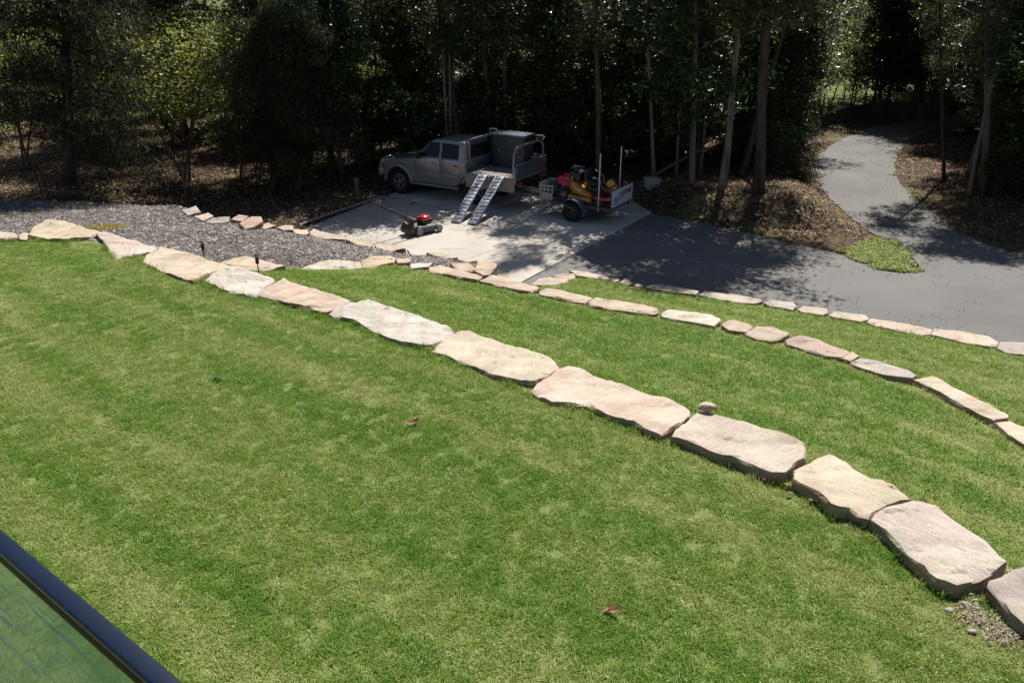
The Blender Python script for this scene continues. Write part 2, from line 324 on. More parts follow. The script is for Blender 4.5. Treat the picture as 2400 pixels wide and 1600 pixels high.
L2 = [
 ([(517, 614), (574, 599), (612, 608), (668, 625), (608, 637), (545, 626)], YE),
 ([(703, 630), (726, 619), (761, 611), (791, 609), (845, 615), (849, 627), (814, 632)], WH),
 ([(847, 611), (868, 600), (914, 599), (927, 605), (921, 615), (891, 621), (868, 630), (851, 627)], OR),
 ([(930, 606), (960, 605), (962, 613), (932, 617)], CR), ([(962, 616), (1013, 615), (1002, 626), (962, 629)], WH),
 ([(1006, 627), (1032, 621), (1075, 630), (1109, 642), (1130, 647), (1117, 657), (1078, 651), (1044, 643), (1006, 637)], OR),
 ([(1055, 617), (1100, 617), (1112, 628), (1105, 636), (1070, 630)], (.50, .38, .33)),
 ([(1124, 611), (1163, 616), (1164, 624), (1147, 642), (1132, 643), (1111, 632)], OR),
 ([(1124, 659), (1155, 643), (1189, 653), (1235, 665), (1264, 674), (1247, 686), (1212, 680), (1166, 668)], PK),
 ([(1264, 684), (1281, 674), (1319, 682), (1376, 694), (1390, 700), (1369, 709), (1319, 701), (1268, 691)], CR),
 ([(1378, 709), (1398, 697), (1430, 701), (1470, 707), (1520, 717), (1540, 724), (1542, 731), (1530, 735), (1480, 730), (1430, 723), (1385, 716)], YE),
 ([(1549, 734), (1570, 723), (1613, 728), (1664, 736), (1687, 745), (1688, 753), (1672, 764), (1638, 758), (1587, 749), (1553, 742)], WH),
 ([(1691, 762), (1704, 753), (1719, 749), (1753, 759), (1764, 768), (1749, 779), (1710, 774)], PK),
 ([(1746, 780), (1774, 764), (1808, 766), (1849, 781), (1842, 789), (1808, 800), (1774, 793)], CR),
 ([(1842, 795), (1876, 787), (1919, 796), (1983, 821), (1993, 827), (1970, 838), (1936, 834), (1889, 819), (1846, 807)], OR),
 ([(1974, 839), (1997, 823), (2013, 834), (1993, 845)], YE),
 ([(1995, 849), (2017, 838), (2063, 847), (2123, 864), (2146, 881), (2138, 888), (2080, 879), (2029, 866)], (.46, .45, .43)),
 ([(2144, 889), (2187, 881), (2250, 915), (2314, 944), (2363, 972), (2361, 980), (2327, 986), (2293, 972), (2233, 938), (2182, 908)], YE),
 ([(2334, 990), (2367, 987), (2400, 1000), (2450, 1022), (2440, 1068), (2400, 1042), (2369, 1021)], CR),
 ([(2455, 1030), (2520, 1050), (2600, 1100), (2590, 1135), (2520, 1105), (2452, 1065)], CR), ([(2605, 1110), (2680, 1150), (2770, 1220), (2755, 1255), (2670, 1215), (2600, 1150)], LW), ([(2775, 1230), (2860, 1285), (2940, 1370), (2915, 1400), (2830, 1345), (2765, 1265)], CR)]
L3 = [
 ([(1243, 666), (1266, 653), (1289, 649), (1331, 654), (1327, 664), (1289, 668)], CR), ([(1293, 647), (1319, 641), (1346, 640), (1348, 651), (1334, 655)], OR),
 ([(1335, 634), (1365, 636), (1423, 647), (1427, 654), (1385, 651), (1352, 646)], CR), ([(1432, 654), (1445, 651), (1452, 657), (1440, 661)], OR), ([(1453, 662), (1466, 651), (1484, 664), (1468, 667)], OR), ([(1488, 666), (1500, 664), (1505, 670), (1492, 671)], PK),
 ([(1510, 672), (1540, 667), (1591, 672), (1637, 682), (1631, 692), (1579, 685)], YE), ([(1638, 690), (1655, 681), (1720, 690), (1783, 699), (1787, 705), (1766, 711), (1700, 703)], CR),
 ([(1791, 711), (1804, 702), (1859, 708), (1867, 717), (1857, 725), (1800, 716)], WH), ([(1870, 725), (1882, 717), (1936, 723), (1941, 732), (1927, 738), (1880, 731)], CR),
 ([(1946, 739), (1954, 730), (2029, 738), (2036, 747), (2017, 754), (1951, 743)], YE), ([(2031, 756), (2042, 746), (2123, 757), (2185, 774), (2180, 783), (2161, 785), (2080, 770)], CR),
 ([(2184, 786), (2190, 771), (2250, 776), (2318, 787), (2339, 800), (2334, 810), (2306, 810), (2229, 795)], CR), ([(2338, 815), (2347, 799), (2400, 801), (2460, 812), (2455, 838), (2400, 832), (2360, 825)], GR),
 ([(2465, 815), (2560, 830), (2620, 850), (2610, 875), (2520, 860), (2462, 842)], CR)]
L4 = [
 ([(425, 492), (459, 482), (470, 496), (440, 504)], GR), ([(455, 507), (488, 498), (500, 506), (475, 517)], PK), ([(480, 519), (500, 510), (538, 508), (534, 520), (499, 524)], GR), ([(541, 514), (559, 503), (582, 506), (568, 517)], OR),
 ([(561, 524), (589, 507), (612, 507), (616, 520), (590, 532), (574, 535)], (.47, .37, .315)), ([(603, 530), (628, 521), (645, 528), (620, 536)], OR), ([(650, 533), (668, 527), (687, 528), (686, 538), (664, 540)], PK),
 ([(687, 536), (719, 539), (723, 546), (712, 552), (690, 545)], CR), ([(725, 543), (735, 536), (765, 545), (806, 553), (808, 562), (765, 561), (729, 553)], PK), ([(811, 560), (868, 569), (874, 578), (837, 575)], OR),
 ([(878, 571), (918, 572), (950, 582), (914, 589), (885, 582)], CR), ([(955, 584), (990, 588), (996, 597), (965, 598)], CR), ([(1000, 592), (1038, 592), (1072, 602), (1040, 606)], YE), ([(1072, 607), (1100, 606), (1118, 610), (1094, 614)], OR)]
def cen(px, h):
    q = np.array([P(a, b, h)[:2] for a, b in px]); return tuple(q.mean(0))
C1 = [cen(a, HL1) for a, c in L1]; C1 = [(C1[0][0] - 6, C1[0][1] + 1.2)] + C1 + [(C1[-1][0] + 1.6, C1[-1][1] - 2.0)]
C2 = [cen(a, HL2) for i, (a, c) in enumerate(L2) if i not in (6, 7)]; C2.append((C2[-1][0] + 2.5, C2[-1][1] - 2.6))
C3 = [cen(a, HL3) for a, c in L3]; C3.append((C3[-1][0] + 3, C3[-1][1] - 1.6))
C4 = [cen(a, HL4) for a, c in L4]
C4 = [P(-500, 470, .5)[:2], P(0, 474, .5)[:2], P(200, 480, .5)[:2], P(415, 490, .5)[:2]] + C4
# plan polygons
iB = 6                                                    # index in C1 where lawn 2 starts
lawn1_poly = C1 + [(9.0, 0.2), (-19, 0.2), (-19, C1[0][1])]
lawn2_poly = C1[iB:] + [(C2[-1][0] + .5, C2[-1][1] - 1.5)] + C2[::-1]
i3 = 7
lawn3_poly = C2[i3 - 1:] + C3[::-1]
mulch_poly = C1[:iB + 1] + [P(640, 640, 1.3)[:2]] + C2[:7] + [P(1140, 622, .9)[:2]] + C4[::-1] + [(C1[0][0], C4[0][1])]
def H1(x, y):
    d = dist(C1, x, y); base = 1.85 - .08 * sstep(.2, 2.4, x)
    return base + .035 * np.minimum(d, 9) + .05 * (fbm(np.asarray(x) * .35, np.asarray(y) * .35, 3) - .5)
def H2(x, y):
    a, b = dist(C1, x, y), dist(C2, x, y); t = a / (a + b + 1e-6)
    return 1.60 - .56 * t + .05 * (fbm(np.asarray(x) * .5, np.asarray(y) * .5, 5) - .5)
def H3(x, y):
    a, b = dist(C2, x, y), dist(C3, x, y); t = a / (a + b + 1e-6)
    return .82 - .38 * t + .04 * (fbm(np.asarray(x) * .5, np.asarray(y) * .5, 6) - .5)
C2L = C2[:7]; CB = [P(-500, 470, .5)[:2], P(415, 490, .5)[:2]]
def HM(x, y):
    a, b, c = dist(C1[:iB + 1], x, y), dist(C2L, x, y), dist(C4, x, y)
    wa, wb, wc = 1 / (a + .05), 1 / (b + .05), 1 / (c + .05)
    return (1.52 * wa + .93 * wb + .50 * wc) / (wa + wb + wc) + .08 * (fbm(np.asarray(x) * 1.2, np.asarray(y) * 1.2, 8) - .5)
# paved areas
slab_poly = [P(a, b)[:2] for a, b in [(690, 548), (905, 462), (945, 444), (1300, 432), (1475, 468), (1526, 500), (1225, 662), (1120, 705), (900, 640), (760, 580)]]
ro_px = [(1526, 500), (1638, 519), (1698, 536), (1761, 548), (1825, 565), (1889, 578), (1953, 591), (2016, 612), (2063, 633), (2114, 642), (2161, 634), (2140, 604), (2114, 570), (2070, 556), (2038, 545), (1995, 510), (1961, 480), (1931, 451), (1919, 421), (1908, 387), (1923, 361), (1953, 336), (2016, 306), (2110, 285), (2199, 274), (2330, 266), (2330, 290), (2250, 297), (2180, 308), (2140, 322), (2116, 344), (2104, 364), (2094, 397), (2106, 428), (2138, 458), (2172, 488), (2208, 514), (2250, 544), (2314, 574), (2400, 603), (2700, 650), (2700, 980), (2350, 830), (2000, 775), (1640, 720), (1400, 690), (1225, 700), (1150, 720), (1229, 660)]
road_poly = [P(a, b)[:2] for a, b in ro_px]
for q in range(2):                                        # soften the corners of the driveway edge
    rp = []
    for i in range(len(road_poly)):
        a, b = road_poly[i], road_poly[(i + 1) % len(road_poly)]
        if i in (0, len(road_poly) - 1) : rp.append(a); continue
        rp += [(a[0] * .75 + b[0] * .25, a[1] * .75 + b[1] * .25), (a[0] * .25 + b[0] * .75, a[1] * .25 + b[1] * .75)]
    road_poly = rp
rp = []
for i in range(len(road_poly)):                           # crumbled asphalt edge
    a, b = Vector(road_poly[i]), Vector(road_poly[(i + 1) % len(road_poly)]); m_ = max(1, int((b - a).length / .12))
    for k in range(m_):
        q = a.lerp(b, k / m_); nn_ = Vector((-(b - a).y, (b - a).x)).normalized()
        q += nn_ * (noise.noise(Vector((q.x * 3, q.y * 3, 0))) * .05 + noise.noise(Vector((q.x * 11, q.y * 11, 5))) * .03) * (0 if i == len(road_poly) - 1 else 1); rp.append(tuple(q))
road_fine = rp
verge_px = [(1953, 593), (2016, 614), (2063, 634), (2114, 643), (2159, 634), (2140, 604), (2114, 571), (2070, 558), (2030, 566), (1990, 580)]
verge_poly = [P(a, b)[:2] for a, b in verge_px]
def paved_dist(x, y):
    d = np.minimum(dist(slab_poly, x, y, True), dist(road_poly, x, y, True))
    return np.where(inside(slab_poly, x, y) | inside(road_poly, x, y), -d, d)
def G(x, y):
    x = np.asarray(x, float); y = np.asarray(y, float)
    d = paved_dist(x, y)
    g = -.04 + .035 * sstep(0, .12, d)
    bank = sstep(.1, 1.6, d) * sstep(20, 22, y) * np.exp(-((x - 8) / 4.5) ** 2) * np.exp(-((y - 22.6) / 3.2) ** 2) * .72
    g = g + bank + sstep(.2, 1.5, d) * .14 * (fbm(x * .6, y * .6, 2) - .4) * sstep(18, 21, y)
    g = g + .42 * sstep(-9, -11.5, x) * sstep(19, 21, y) * (1 - .5 * sstep(24, 34, y))
    g = g + sstep(.3, 5, d) * sstep(8, 30, x) * 1.0
    hill = np.maximum(y - 48, 0); g = g + 16 * (1 - np.exp(-hill / 85)) + .5 * sstep(48, 66, y) * fbm(x * .08, y * .08, 9)
    far = sstep(150, 320, np.hypot(x, y)); g = g + far * 12 * fbm(x * .01, y * .01, 12)
    return np.where(y < 18, np.minimum(g, -.03), g)
def gz(x, y): return float(G(np.array([x]), np.array([y]))[0])

def dense(a, b, step, *rest):
    return np.arange(a, b, step)
xs = np.concatenate([np.arange(-300, -60, 16), np.arange(-60, -30, 2.5), np.arange(-30, 30, .3), np.arange(30, 60, 2.5), np.arange(60, 301, 16)])
ys = np.concatenate([np.arange(-80, -10, 10), np.arange(-10, 16, 1.5), np.arange(16, 44, .3), np.arange(44, 80, 1.5), np.arange(80, 420, 12)])
X, Y = np.meshgrid(xs, ys); Z = G(X.ravel(), Y.ravel())
nx, ny = len(xs), len(ys)
I = np.arange((ny - 1) * (nx - 1)); r_, c_ = I // (nx - 1), I % (nx - 1); a = r_ * nx + c_
gm = bpy.data.materials.new('forest_floor'); gm.use_nodes = True; n, l, b = nodes(gm)
tc = n.new('ShaderNodeTexCoord'); sx = n.new('ShaderNodeSeparateXYZ'); l.new(tc.outputs['Object'], sx.inputs[0])
def nz(sc, de):
    t = n.new('ShaderNodeTexNoise'); t.inputs['Scale'].default_value = sc; t.inputs['Detail'].default_value = de; l.new(tc.outputs['Object'], t.inputs[0]); return t
def rp_(t, p0, p1, c0, c1):
    r = n.new('ShaderNodeValToRGB'); e = r.color_ramp.elements; e[0].position = p0; e[1].position = p1; e[0].color = (*c0, 1); e[1].color = (*c1, 1); l.new(t, r.inputs[0]); return r.outputs[0]
def mx_(f, a_, b_, mode='MIX'):
    x = n.new('ShaderNodeMix'); x.data_type = 'RGBA'; x.blend_type = mode; l.new(f, x.inputs[0]); l.new(a_, x.inputs[6]); l.new(b_, x.inputs[7]); return x.outputs[2]
brown = rp_(nz(6, 8).outputs[0], .35, .68, (.035, .024, .017), (.13, .088, .058))
straw = rp_(nz(9, 8).outputs[0], .35, .68, (.07, .08, .025), (.24, .22, .09))
patch = rp_(nz(.45, 4).outputs[0], .48, .60, (0, 0, 0), (.8, .8, .8))
near = mx_(patch, brown, straw)
field = rp_(nz(1.2, 8).outputs[0], .3, .7, (.06, .10, .02), (.20, .21, .075))
mr = n.new('ShaderNodeMapRange'); mr.inputs[1].default_value = 34; mr.inputs[2].default_value = 41; l.new(sx.outputs[1], mr.inputs[0])
l.new(mx_(mr.outputs[0], near, field), b.inputs['Base Color']); b.inputs['Roughness'].default_value = .95; b.inputs['Specular IOR Level'].default_value = .15
bp = n.new('ShaderNodeBump'); bp.inputs['Strength'].default_value = .8; bp.inputs['Distance'].default_value = .05; l.new(nz(12, 8).outputs[0], bp.inputs['Height']); l.new(bp.outputs[0], b.inputs['Normal'])
link('ground', mesh_np('ground', np.stack([X.ravel(), Y.ravel(), Z], 1), f4=np.stack([a, a + 1, a + nx + 1, a + nx], 1), mats=[gm], smooth=True), kind='structure')

def patch_mesh(name, poly, hf, step, m, kind='structure'):
    q = np.array([p[:2] for p in poly]); x0, y0 = q.min(0) - step; x1, y1 = q.max(0) + step
    gx = np.arange(x0, x1, step); gy = np.arange(y0, y1, step); XX, YY = np.meshgrid(gx, gy); w_ = len(gx)
    J = np.arange((len(gy) - 1) * (w_ - 1)); r, c = J // (w_ - 1), J % (w_ - 1); k = r * w_ + c
    cx, cy = XX.ravel()[k] + step / 2, YY.ravel()[k] + step / 2
    k = k[inside(poly, cx, cy)]
    f = np.stack([k, k + 1, k + w_ + 1, k + w_], 1); used = np.unique(f); mp = np.zeros(XX.size, np.int64); mp[used] = np.arange(len(used))
    vx, vy = XX.ravel()[used], YY.ravel()[used]
    return link(name, mesh_np(name, np.stack([vx, vy, hf(vx, vy)], 1), f4=mp[f], mats=[m], smooth=True), kind=kind)
patch_mesh('upper_lawn', lawn1_poly, H1, .13, M['turf'])
patch_mesh('middle_lawn', lawn2_poly, H2, .11, M['turf'])
patch_mesh('lower_lawn', lawn3_poly, H3, .11, M['turf'])
patch_mesh('mulch_bed', mulch_poly, HM, .12, M['mulch'])
# flat sheets: driveway and the concrete parking pad in poured panels
def flat(name, poly, z, m, parent=None, thick=None, bev=0, **kw):
    mb = MB(); mb.prism([p[:2] for p in poly], z - (thick or .03), z, 'z'); return mb.build(name, m, parent, bevel=bev, **kw)
road = flat('driveway', road_fine, 0.0, M['asphalt'], kind='structure')
slab = bpy.data.objects.new('concrete_pad', None); COL.objects.link(slab); slab['kind'] = 'structure'
def clip(poly, p, nrm, off):                               # keep the side where (q-p).nrm > off
    out = []
    for i in range(len(poly)):
        A, B = poly[i], poly[(i + 1) % len(poly)]
        da = (A[0] - p[0]) * nrm[0] + (A[1] - p[1]) * nrm[1] - off; db = (B[0] - p[0]) * nrm[0] + (B[1] - p[1]) * nrm[1] - off
        if da >= 0: out.append(A)
        if da * db < 0: t = da / (da - db); out.append((A[0] + (B[0] - A[0]) * t, A[1] + (B[1] - A[1]) * t))
    return out
def lineof(a, b): 
    a, b = P(*a), P(*b); d = Vector((b[0] - a[0], b[1] - a[1])).normalized(); return a[:2], (-d.y, d.x)
pieces = [slab_poly]
for ln, g in ((lineof((1110, 605), (1340, 520)), .012), (lineof((905, 574), (985, 548)), .009), (lineof((960, 472), (1300, 545)), .009)):
    nw = []
    for q in pieces:
        for sgn in (1, -1):
            t = clip(q, ln[0], (ln[1][0] * sgn, ln[1][1] * sgn), g / 2)
            if len(t) > 2: nw.append(t)
    pieces = nw
for q in pieces: flat('concrete_panel', q, .03, M['concrete'], slab, thick=.065, bev=.004)

def soil_strip(name, line, hc, prof):
    v, f = [], []; k = len(prof); pts = [Vector(p) for p in line]
    for i, p in enumerate(pts):
        t = (pts[min(i + 1, len(pts) - 1)] - pts[max(i - 1, 0)]).normalized(); nn = Vector((-t.y, t.x))
        for o_, h in prof: v.append((p.x + nn.x * o_, p.y + nn.y * o_, h + hc))
    for i in range(len(pts) - 1):
        for j in range(k - 1): f.append((i * k + j, i * k + j + 1, (i + 1) * k + j + 1, (i + 1) * k + j))
    me = bpy.data.meshes.new(name); me.from_pydata(v, [], f); me.materials.append(M['soil']); return link(name, me, kind='structure')
soil_strip('soil_strip', C1, HL1, [(-.22, -.35), (-.1, -.15), (.1, -.2), (.24, -.5)])
soil_strip('soil_strip', C2[6:], HL2, [(-.2, -.2), (-.08, -.08), (.08, -.15), (.2, -.45)])
soil_strip('soil_strip', C2[:7], HL2, [(-.2, -.2), (-.08, -.08), (.08, -.12), (.3, -.4)])
soil_strip('soil_strip', C3, HL3, [(-.16, -.15), (-.05, -.08), (.05, -.12), (.16, -.5)])
soil_strip('soil_strip', C4[3:], HL4, [(-.3, -.15), (-.05, -.1), (.05, -.15), (.2, -.62)])

STONES = []
def stone_mesh(px, h, depth, seed):
    q = [Vector(P(a, b, h)[:2]) for a, b in px]
    ar = sum(q[i].x * q[(i + 1) % len(q)].y - q[(i + 1) % len(q)].x * q[i].y for i in range(len(q)))
    if ar < 0: q.reverse()
    c = sum(q, Vector((0, 0))) / len(q); q = [c + (p - c) * 1.008 + (p - c).normalized() * .009 for p in q]
    STONES.append([tuple(p) for p in q])
    sz = math.sqrt(abs(ar) / 2); step = max(.035, min(.06, sz * .09)); out = []
    for i in range(len(q)):
        A, Bq = q[i], q[(i + 1) % len(q)]; m_ = max(1, int((Bq - A).length / step)); out += [A.lerp(Bq, k / m_) for k in range(m_)]
    n_ = len(out); k_ = min(1, sz * 1.3); am = min(.010, sz * .015)
    def nn(p, s_, fr): return noise.noise(Vector((p.x * fr + seed * 3.1, p.y * fr, s_)))
    tilt = (random.uniform(-.012, .012), random.uniform(-.012, .012))
    nr = []
    for i in range(n_):
        t = (out[(i + 1) % n_] - out[i - 1]).normalized(); nr.append(Vector((t.y, -t.x)))
    def top(e, ed):                                        # height of the top face: nearly flat, with split layers and pits
        zz = nn(e, 1, 1.6) * .022 * k_ + nn(e, 4, 19) * .005
        s1 = nn(Vector((e.x * .5 + e.y * .3, e.y * 1.6)), 11, 2.0); s2 = nn(Vector((e.x * .5 + e.y * .3, e.y * 1.6)), 31, 3.4)
        zz += .016 * k_ * (1 if s1 > .10 else 0) + .010 * k_ * (1 if s2 > .18 else 0)
        return zz
    v, f = [], []
    rings = [(0, -depth), (0, -depth * .55), (-.004, -.20), (.010, -.15), (-.004, -.105), (.006, -.06), (.0, -.022)]
    for (ins, dz) in rings:
        for i, p in enumerate(out):
            r = (nn(p, dz * 13, 8) * 1.2 + nn(p, dz * 45, 24)) * am * (1.0 if dz < -.03 else .8)
            e = p + nr[i] * (r - ins * k_); v.append((e.x - c.x, e.y - c.y, dz * (1 if dz < -.25 else k_) + nn(p, 3, 7) * .010))
    lip = [.005 + max(0.0, nn(p, 5, 3.5)) * .035 + max(0, nn(p, 15, 13)) * .02 for p in out]
    inner = [p + nr[i] * (-lip[i] * k_ - .004) for i, p in enumerate(out)]
    b0 = len(v); v += [(e.x - c.x, e.y - c.y, top(e, 0) - .004 - lip[i] * .15) for i, e in enumerate(inner)]
    for r in range(len(rings)):
        for k in range(n_): f.append((r * n_ + k, r * n_ + (k + 1) % n_, (r + 1) * n_ + (k + 1) % n_, (r + 1) * n_ + k))
    gs = max(.03, sz * .055); xs_ = np.arange(min(p.x for p in inner), max(p.x for p in inner), gs); ys_ = np.arange(min(p.y for p in inner), max(p.y for p in inner), gs)
    GX, GY = np.meshgrid(xs_, ys_); GX = GX.ravel() + rng.uniform(-.3, .3, GX.size) * gs; GY = GY.ravel() + rng.uniform(-.3, .3, GY.size) * gs
    ip = [tuple(p) for p in inner]; kk = inside(ip, GX, GY) & (dist(ip, GX, GY, True) > gs * .45)
    pts2 = [Vector(p) for p in inner] + [Vector((x, y)) for x, y in zip(GX[kk], GY[kk])]
    from mathutils.geometry import delaunay_2d_cdt
    ov, oe, of, ovi, _, _ = delaunay_2d_cdt(pts2, [], [list(range(n_))], 1, 1e-5)
    mp = {}
    for i, w_ in enumerate(ov):
        src = ovi[i][0] if ovi[i] else -1
        if 0 <= src < n_: mp[i] = b0 + src
        else: mp[i] = len(v); v.append((w_.x - c.x, w_.y - c.y, top(w_, 1)))
    f += [tuple(mp[j] for j in t) for t in of if len(set(mp[j] for j in t)) > 2]
    v = [(x, y, z + x * tilt[0] + y * tilt[1]) for x, y, z in v]
    me = bpy.data.meshes.new('stone'); me.from_pydata(v, [], f); bm = bmesh.new(); bm.from_mesh(me); bmesh.ops.recalc_face_normals(bm, faces=bm.faces)
    for fc in bm.faces: fc.smooth = True
    for e in bm.edges:
        if len(e.link_faces) == 2 and e.calc_face_angle(0) > R(22): e.smooth = False
    bm.to_mesh(me); bm.free(); me.materials.append(M['stone'])
    return me, (c.x, c.y, h)
def off_stones(x, y):
    k = np.ones(len(x), bool)
    for s_ in STONES: k &= ~inside(s_, x, y)
    return k
def wall(name, label, stones, h, depth, hs=None):
    c0 = cen(stones[len(stones) // 2][0], h); t = thing(name, label, 'stone wall', (c0[0], c0[1], 0))
    for i, (px, col) in enumerate(stones):
        hh = h + (hs or {}).get(i, 0)
        me, loc = stone_mesh(px, hh, depth + (hs or {}).get(i, 0), i + h * 10)
        o = link('stone', me, t); o.location = (loc[0] - c0[0], loc[1] - c0[1], loc[2])
        j = random.uniform(.92, 1.06); o.color = (col[0] * j, col[1] * j * random.uniform(.98, 1.02), col[2] * j * random.uniform(.95, 1.05), 1)
    return t
wall('garden_wall', 'widest row of big pale sandstone blocks edging the near upper lawn', L1, HL1, .52)
wall('garden_wall', 'middle curved row of sandstone blocks between the two lower lawn terraces', L2, HL2, .50, {0: .1, 7: .02})
wall('garden_wall', 'lowest row of thin cream sandstone blocks along the asphalt driveway edge', L3, HL3, .55)
wall('garden_wall', 'broken row of small sandstone rocks between bark mulch and concrete pad', L4, HL4, .62, {4: .12, 7: -.03, 8: -.06, 9: -.12, 10: -.1, 11: -.1, 12: -.05})

# ------------------------------------------------------------ scatter: loose instances held in one object each
def scatter(name, protos, pts, rot, scl, dry, mats, label=None, parent=None, cat=None):
    """protos: list of (verts, faces, matidx) around the origin; pts world (N,3). One mesh: N loose points + the tufts, a node tree copies them."""
    org = pts.mean(0); V = [pts - org]; n0 = len(pts); var = [np.zeros(n0)]; F_ = []; MI = []; base = n0
    for i, (v, f, mi) in enumerate(protos):
        V.append(v); var.append(np.full(len(v), i + 1.0)); F_.append(f + base); MI.append(np.full(len(f), mi)); base += len(v)
    me = mesh_np(name, np.concatenate(V), f4=np.concatenate(F_), mats=mats, mi=np.concatenate(MI))
    def att(nm, arr, tail, typ='FLOAT'):
        a_ = me.attributes.new(nm, typ, 'POINT'); full = np.concatenate([arr, np.full((base - n0,) + arr.shape[1:], tail)]).astype(np.float32)
        a_.data.foreach_set('vector' if typ == 'FLOAT_VECTOR' else 'value', full.ravel())
    att('variant', np.concatenate(var)[:n0], 0); me.attributes['variant'].data.foreach_set('value', np.concatenate(var).astype(np.float32))
    att('scl', scl, 1); att('dry', dry, 0); att('rot', rot, 0, 'FLOAT_VECTOR')
    o = link(name, me, parent); o.location = org; o['kind'] = 'stuff'
    if label: o['label'] = label
    if cat: o['category'] = cat
    ng = bpy.data.node_groups.new(name, 'GeometryNodeTree')
    ng.interface.new_socket('Geometry', in_out='INPUT', socket_type='NodeSocketGeometry'); ng.interface.new_socket('Geometry', in_out='OUTPUT', socket_type='NodeSocketGeometry')
    N = ng.nodes; K = ng.links; gi = N.new('NodeGroupInput'); go = N.new('NodeGroupOutput')
    def attr(nm, t='FLOAT'):
        a_ = N.new('GeometryNodeInputNamedAttribute'); a_.data_type = t; a_.inputs[0].default_value = nm; return a_.outputs[0]
    def sel(val):
        c = N.new('FunctionNodeCompare'); c.data_type = 'FLOAT'; c.operation = 'EQUAL'; c.inputs['Epsilon'].default_value = .1; K.new(attr('variant'), c.inputs[0]); c.inputs[1].default_value = val
        s_ = N.new('GeometryNodeSeparateGeometry'); K.new(gi.outputs[0], s_.inputs[0]); K.new(c.outputs[0], s_.inputs[1]); return s_.outputs[0]
    jn = N.new('GeometryNodeJoinGeometry')
    for i in range(len(protos)):
        gt = N.new('GeometryNodeGeometryToInstance'); K.new(sel(i + 1), gt.inputs[0]); K.new(gt.outputs[0], jn.inputs[0])
    ip = N.new('GeometryNodeInstanceOnPoints'); K.new(sel(0), ip.inputs['Points']); K.new(jn.outputs[0], ip.inputs['Instance']); ip.inputs['Pick Instance'].default_value = True
    rv = N.new('FunctionNodeRandomValue'); rv.data_type = 'INT'; rv.inputs[4].default_value = 0; rv.inputs[5].default_value = len(protos) - 1
    K.new(rv.outputs[2], ip.inputs['Instance Index'])
    er = N.new('FunctionNodeEulerToRotation'); K.new(attr('rot', 'FLOAT_VECTOR'), er.inputs[0]); K.new(er.outputs[0], ip.inputs['Rotation']); K.new(attr('scl'), ip.inputs['Scale'])
    K.new(ip.outputs[0], go.inputs[0])
    md = o.modifiers.new('scatter', 'NODES'); md.node_group = ng
    return o
def blades(n_, rad, h, w_, seed, lay=.5):
    g = np.random.default_rng(seed); r = rad * np.sqrt(g.random(n_)); a_ = g.random(n_) * 2 * np.pi
    bx = np.stack([r * np.cos(a_), r * np.sin(a_), np.full(n_, -.004)], 1)
    d = g.random(n_) * 2 * np.pi; ln = np.abs(g.normal(0, lay, n_)); hh = h * (.5 + .7 * g.random(n_))
    tip = bx + np.stack([np.cos(d) * ln * hh, np.sin(d) * ln * hh, hh / np.sqrt(1 + ln * ln)], 1)
    sd_ = np.stack([-np.sin(d + g.normal(0, .5, n_)), np.cos(d), np.zeros(n_)], 1) * w_ / 2
    mid = bx * .45 + tip * .55 + np.array([0, 0, .12]) * hh[:, None]
    v = np.stack([bx - sd_, bx + sd_, mid + sd_ * .9, mid - sd_ * .9, tip + sd_ * .3, tip - sd_ * .3], 1).reshape(-1, 3)
    k = np.arange(n_)[:, None] * 6
    f = np.concatenate([k + np.array([0, 1, 2, 3]), k + np.array([3, 2, 4, 5])])
    return v, f, 0
def flakes(n_, rad, L, W, seed, up=.012, tilt=.35, mi=0, curl=.25):
    g = np.random.default_rng(seed); r = rad * np.sqrt(g.random(n_)); a_ = g.random(n_) * 2 * np.pi
    c = np.stack([r * np.cos(a_), r * np.sin(a_), up * g.random(n_) + .004], 1)
    d = g.random(n_) * 2 * np.pi; tz = g.normal(0, tilt, n_)
    ax = np.stack([np.cos(d), np.sin(d), tz], 1); ax /= np.linalg.norm(ax, axis=1)[:, None]
    nm = np.stack([g.normal(0, tilt, n_), g.normal(0, tilt, n_), np.ones(n_)], 1); sd_ = np.cross(nm, ax); sd_ /= np.linalg.norm(sd_, axis=1)[:, None]
    l_ = (L * (.5 + g.random(n_)))[:, None]; w_ = (W * (.6 + .8 * g.random(n_)))[:, None]; up_ = np.cross(ax, sd_) * l_ * curl * .5
    v = np.stack([c - ax * l_ / 2 + np.abs(up_) * .6, c + sd_ * w_ / 2, c + ax * l_ / 2 + np.abs(up_), c - sd_ * w_ / 2], 1).reshape(-1, 3)
    v[:, 2] = np.maximum(v[:, 2], .001)
    return v, np.arange(n_)[:, None] * 4 + np.arange(4), mi
def sample(poly, dens, hf, seed):
    g = np.random.default_rng(seed); q = np.array([p[:2] for p in poly]); a_, b_ = q.min(0), q.max(0)
    n_ = int((b_ - a_).prod() * (dens if not callable(dens) else dens(None, None)))
    x, y = g.uniform(a_[0], b_[0], n_), g.uniform(a_[1], b_[1], n_); k = inside(poly, x, y)
    # only what a camera near this one could see
    dep = y * CP + (CAM_H - 1) * SP; k &= (np.abs(x) < dep * .68 + 1.6) & (y > 1.6)
    x, y = x[k], y[k]
    if callable(dens): k = g.random(len(x)) < dens(x, y) / dens(None, None); x, y = x[k], y[k]
    return np.stack([x, y, hf(x, y)], 1), g
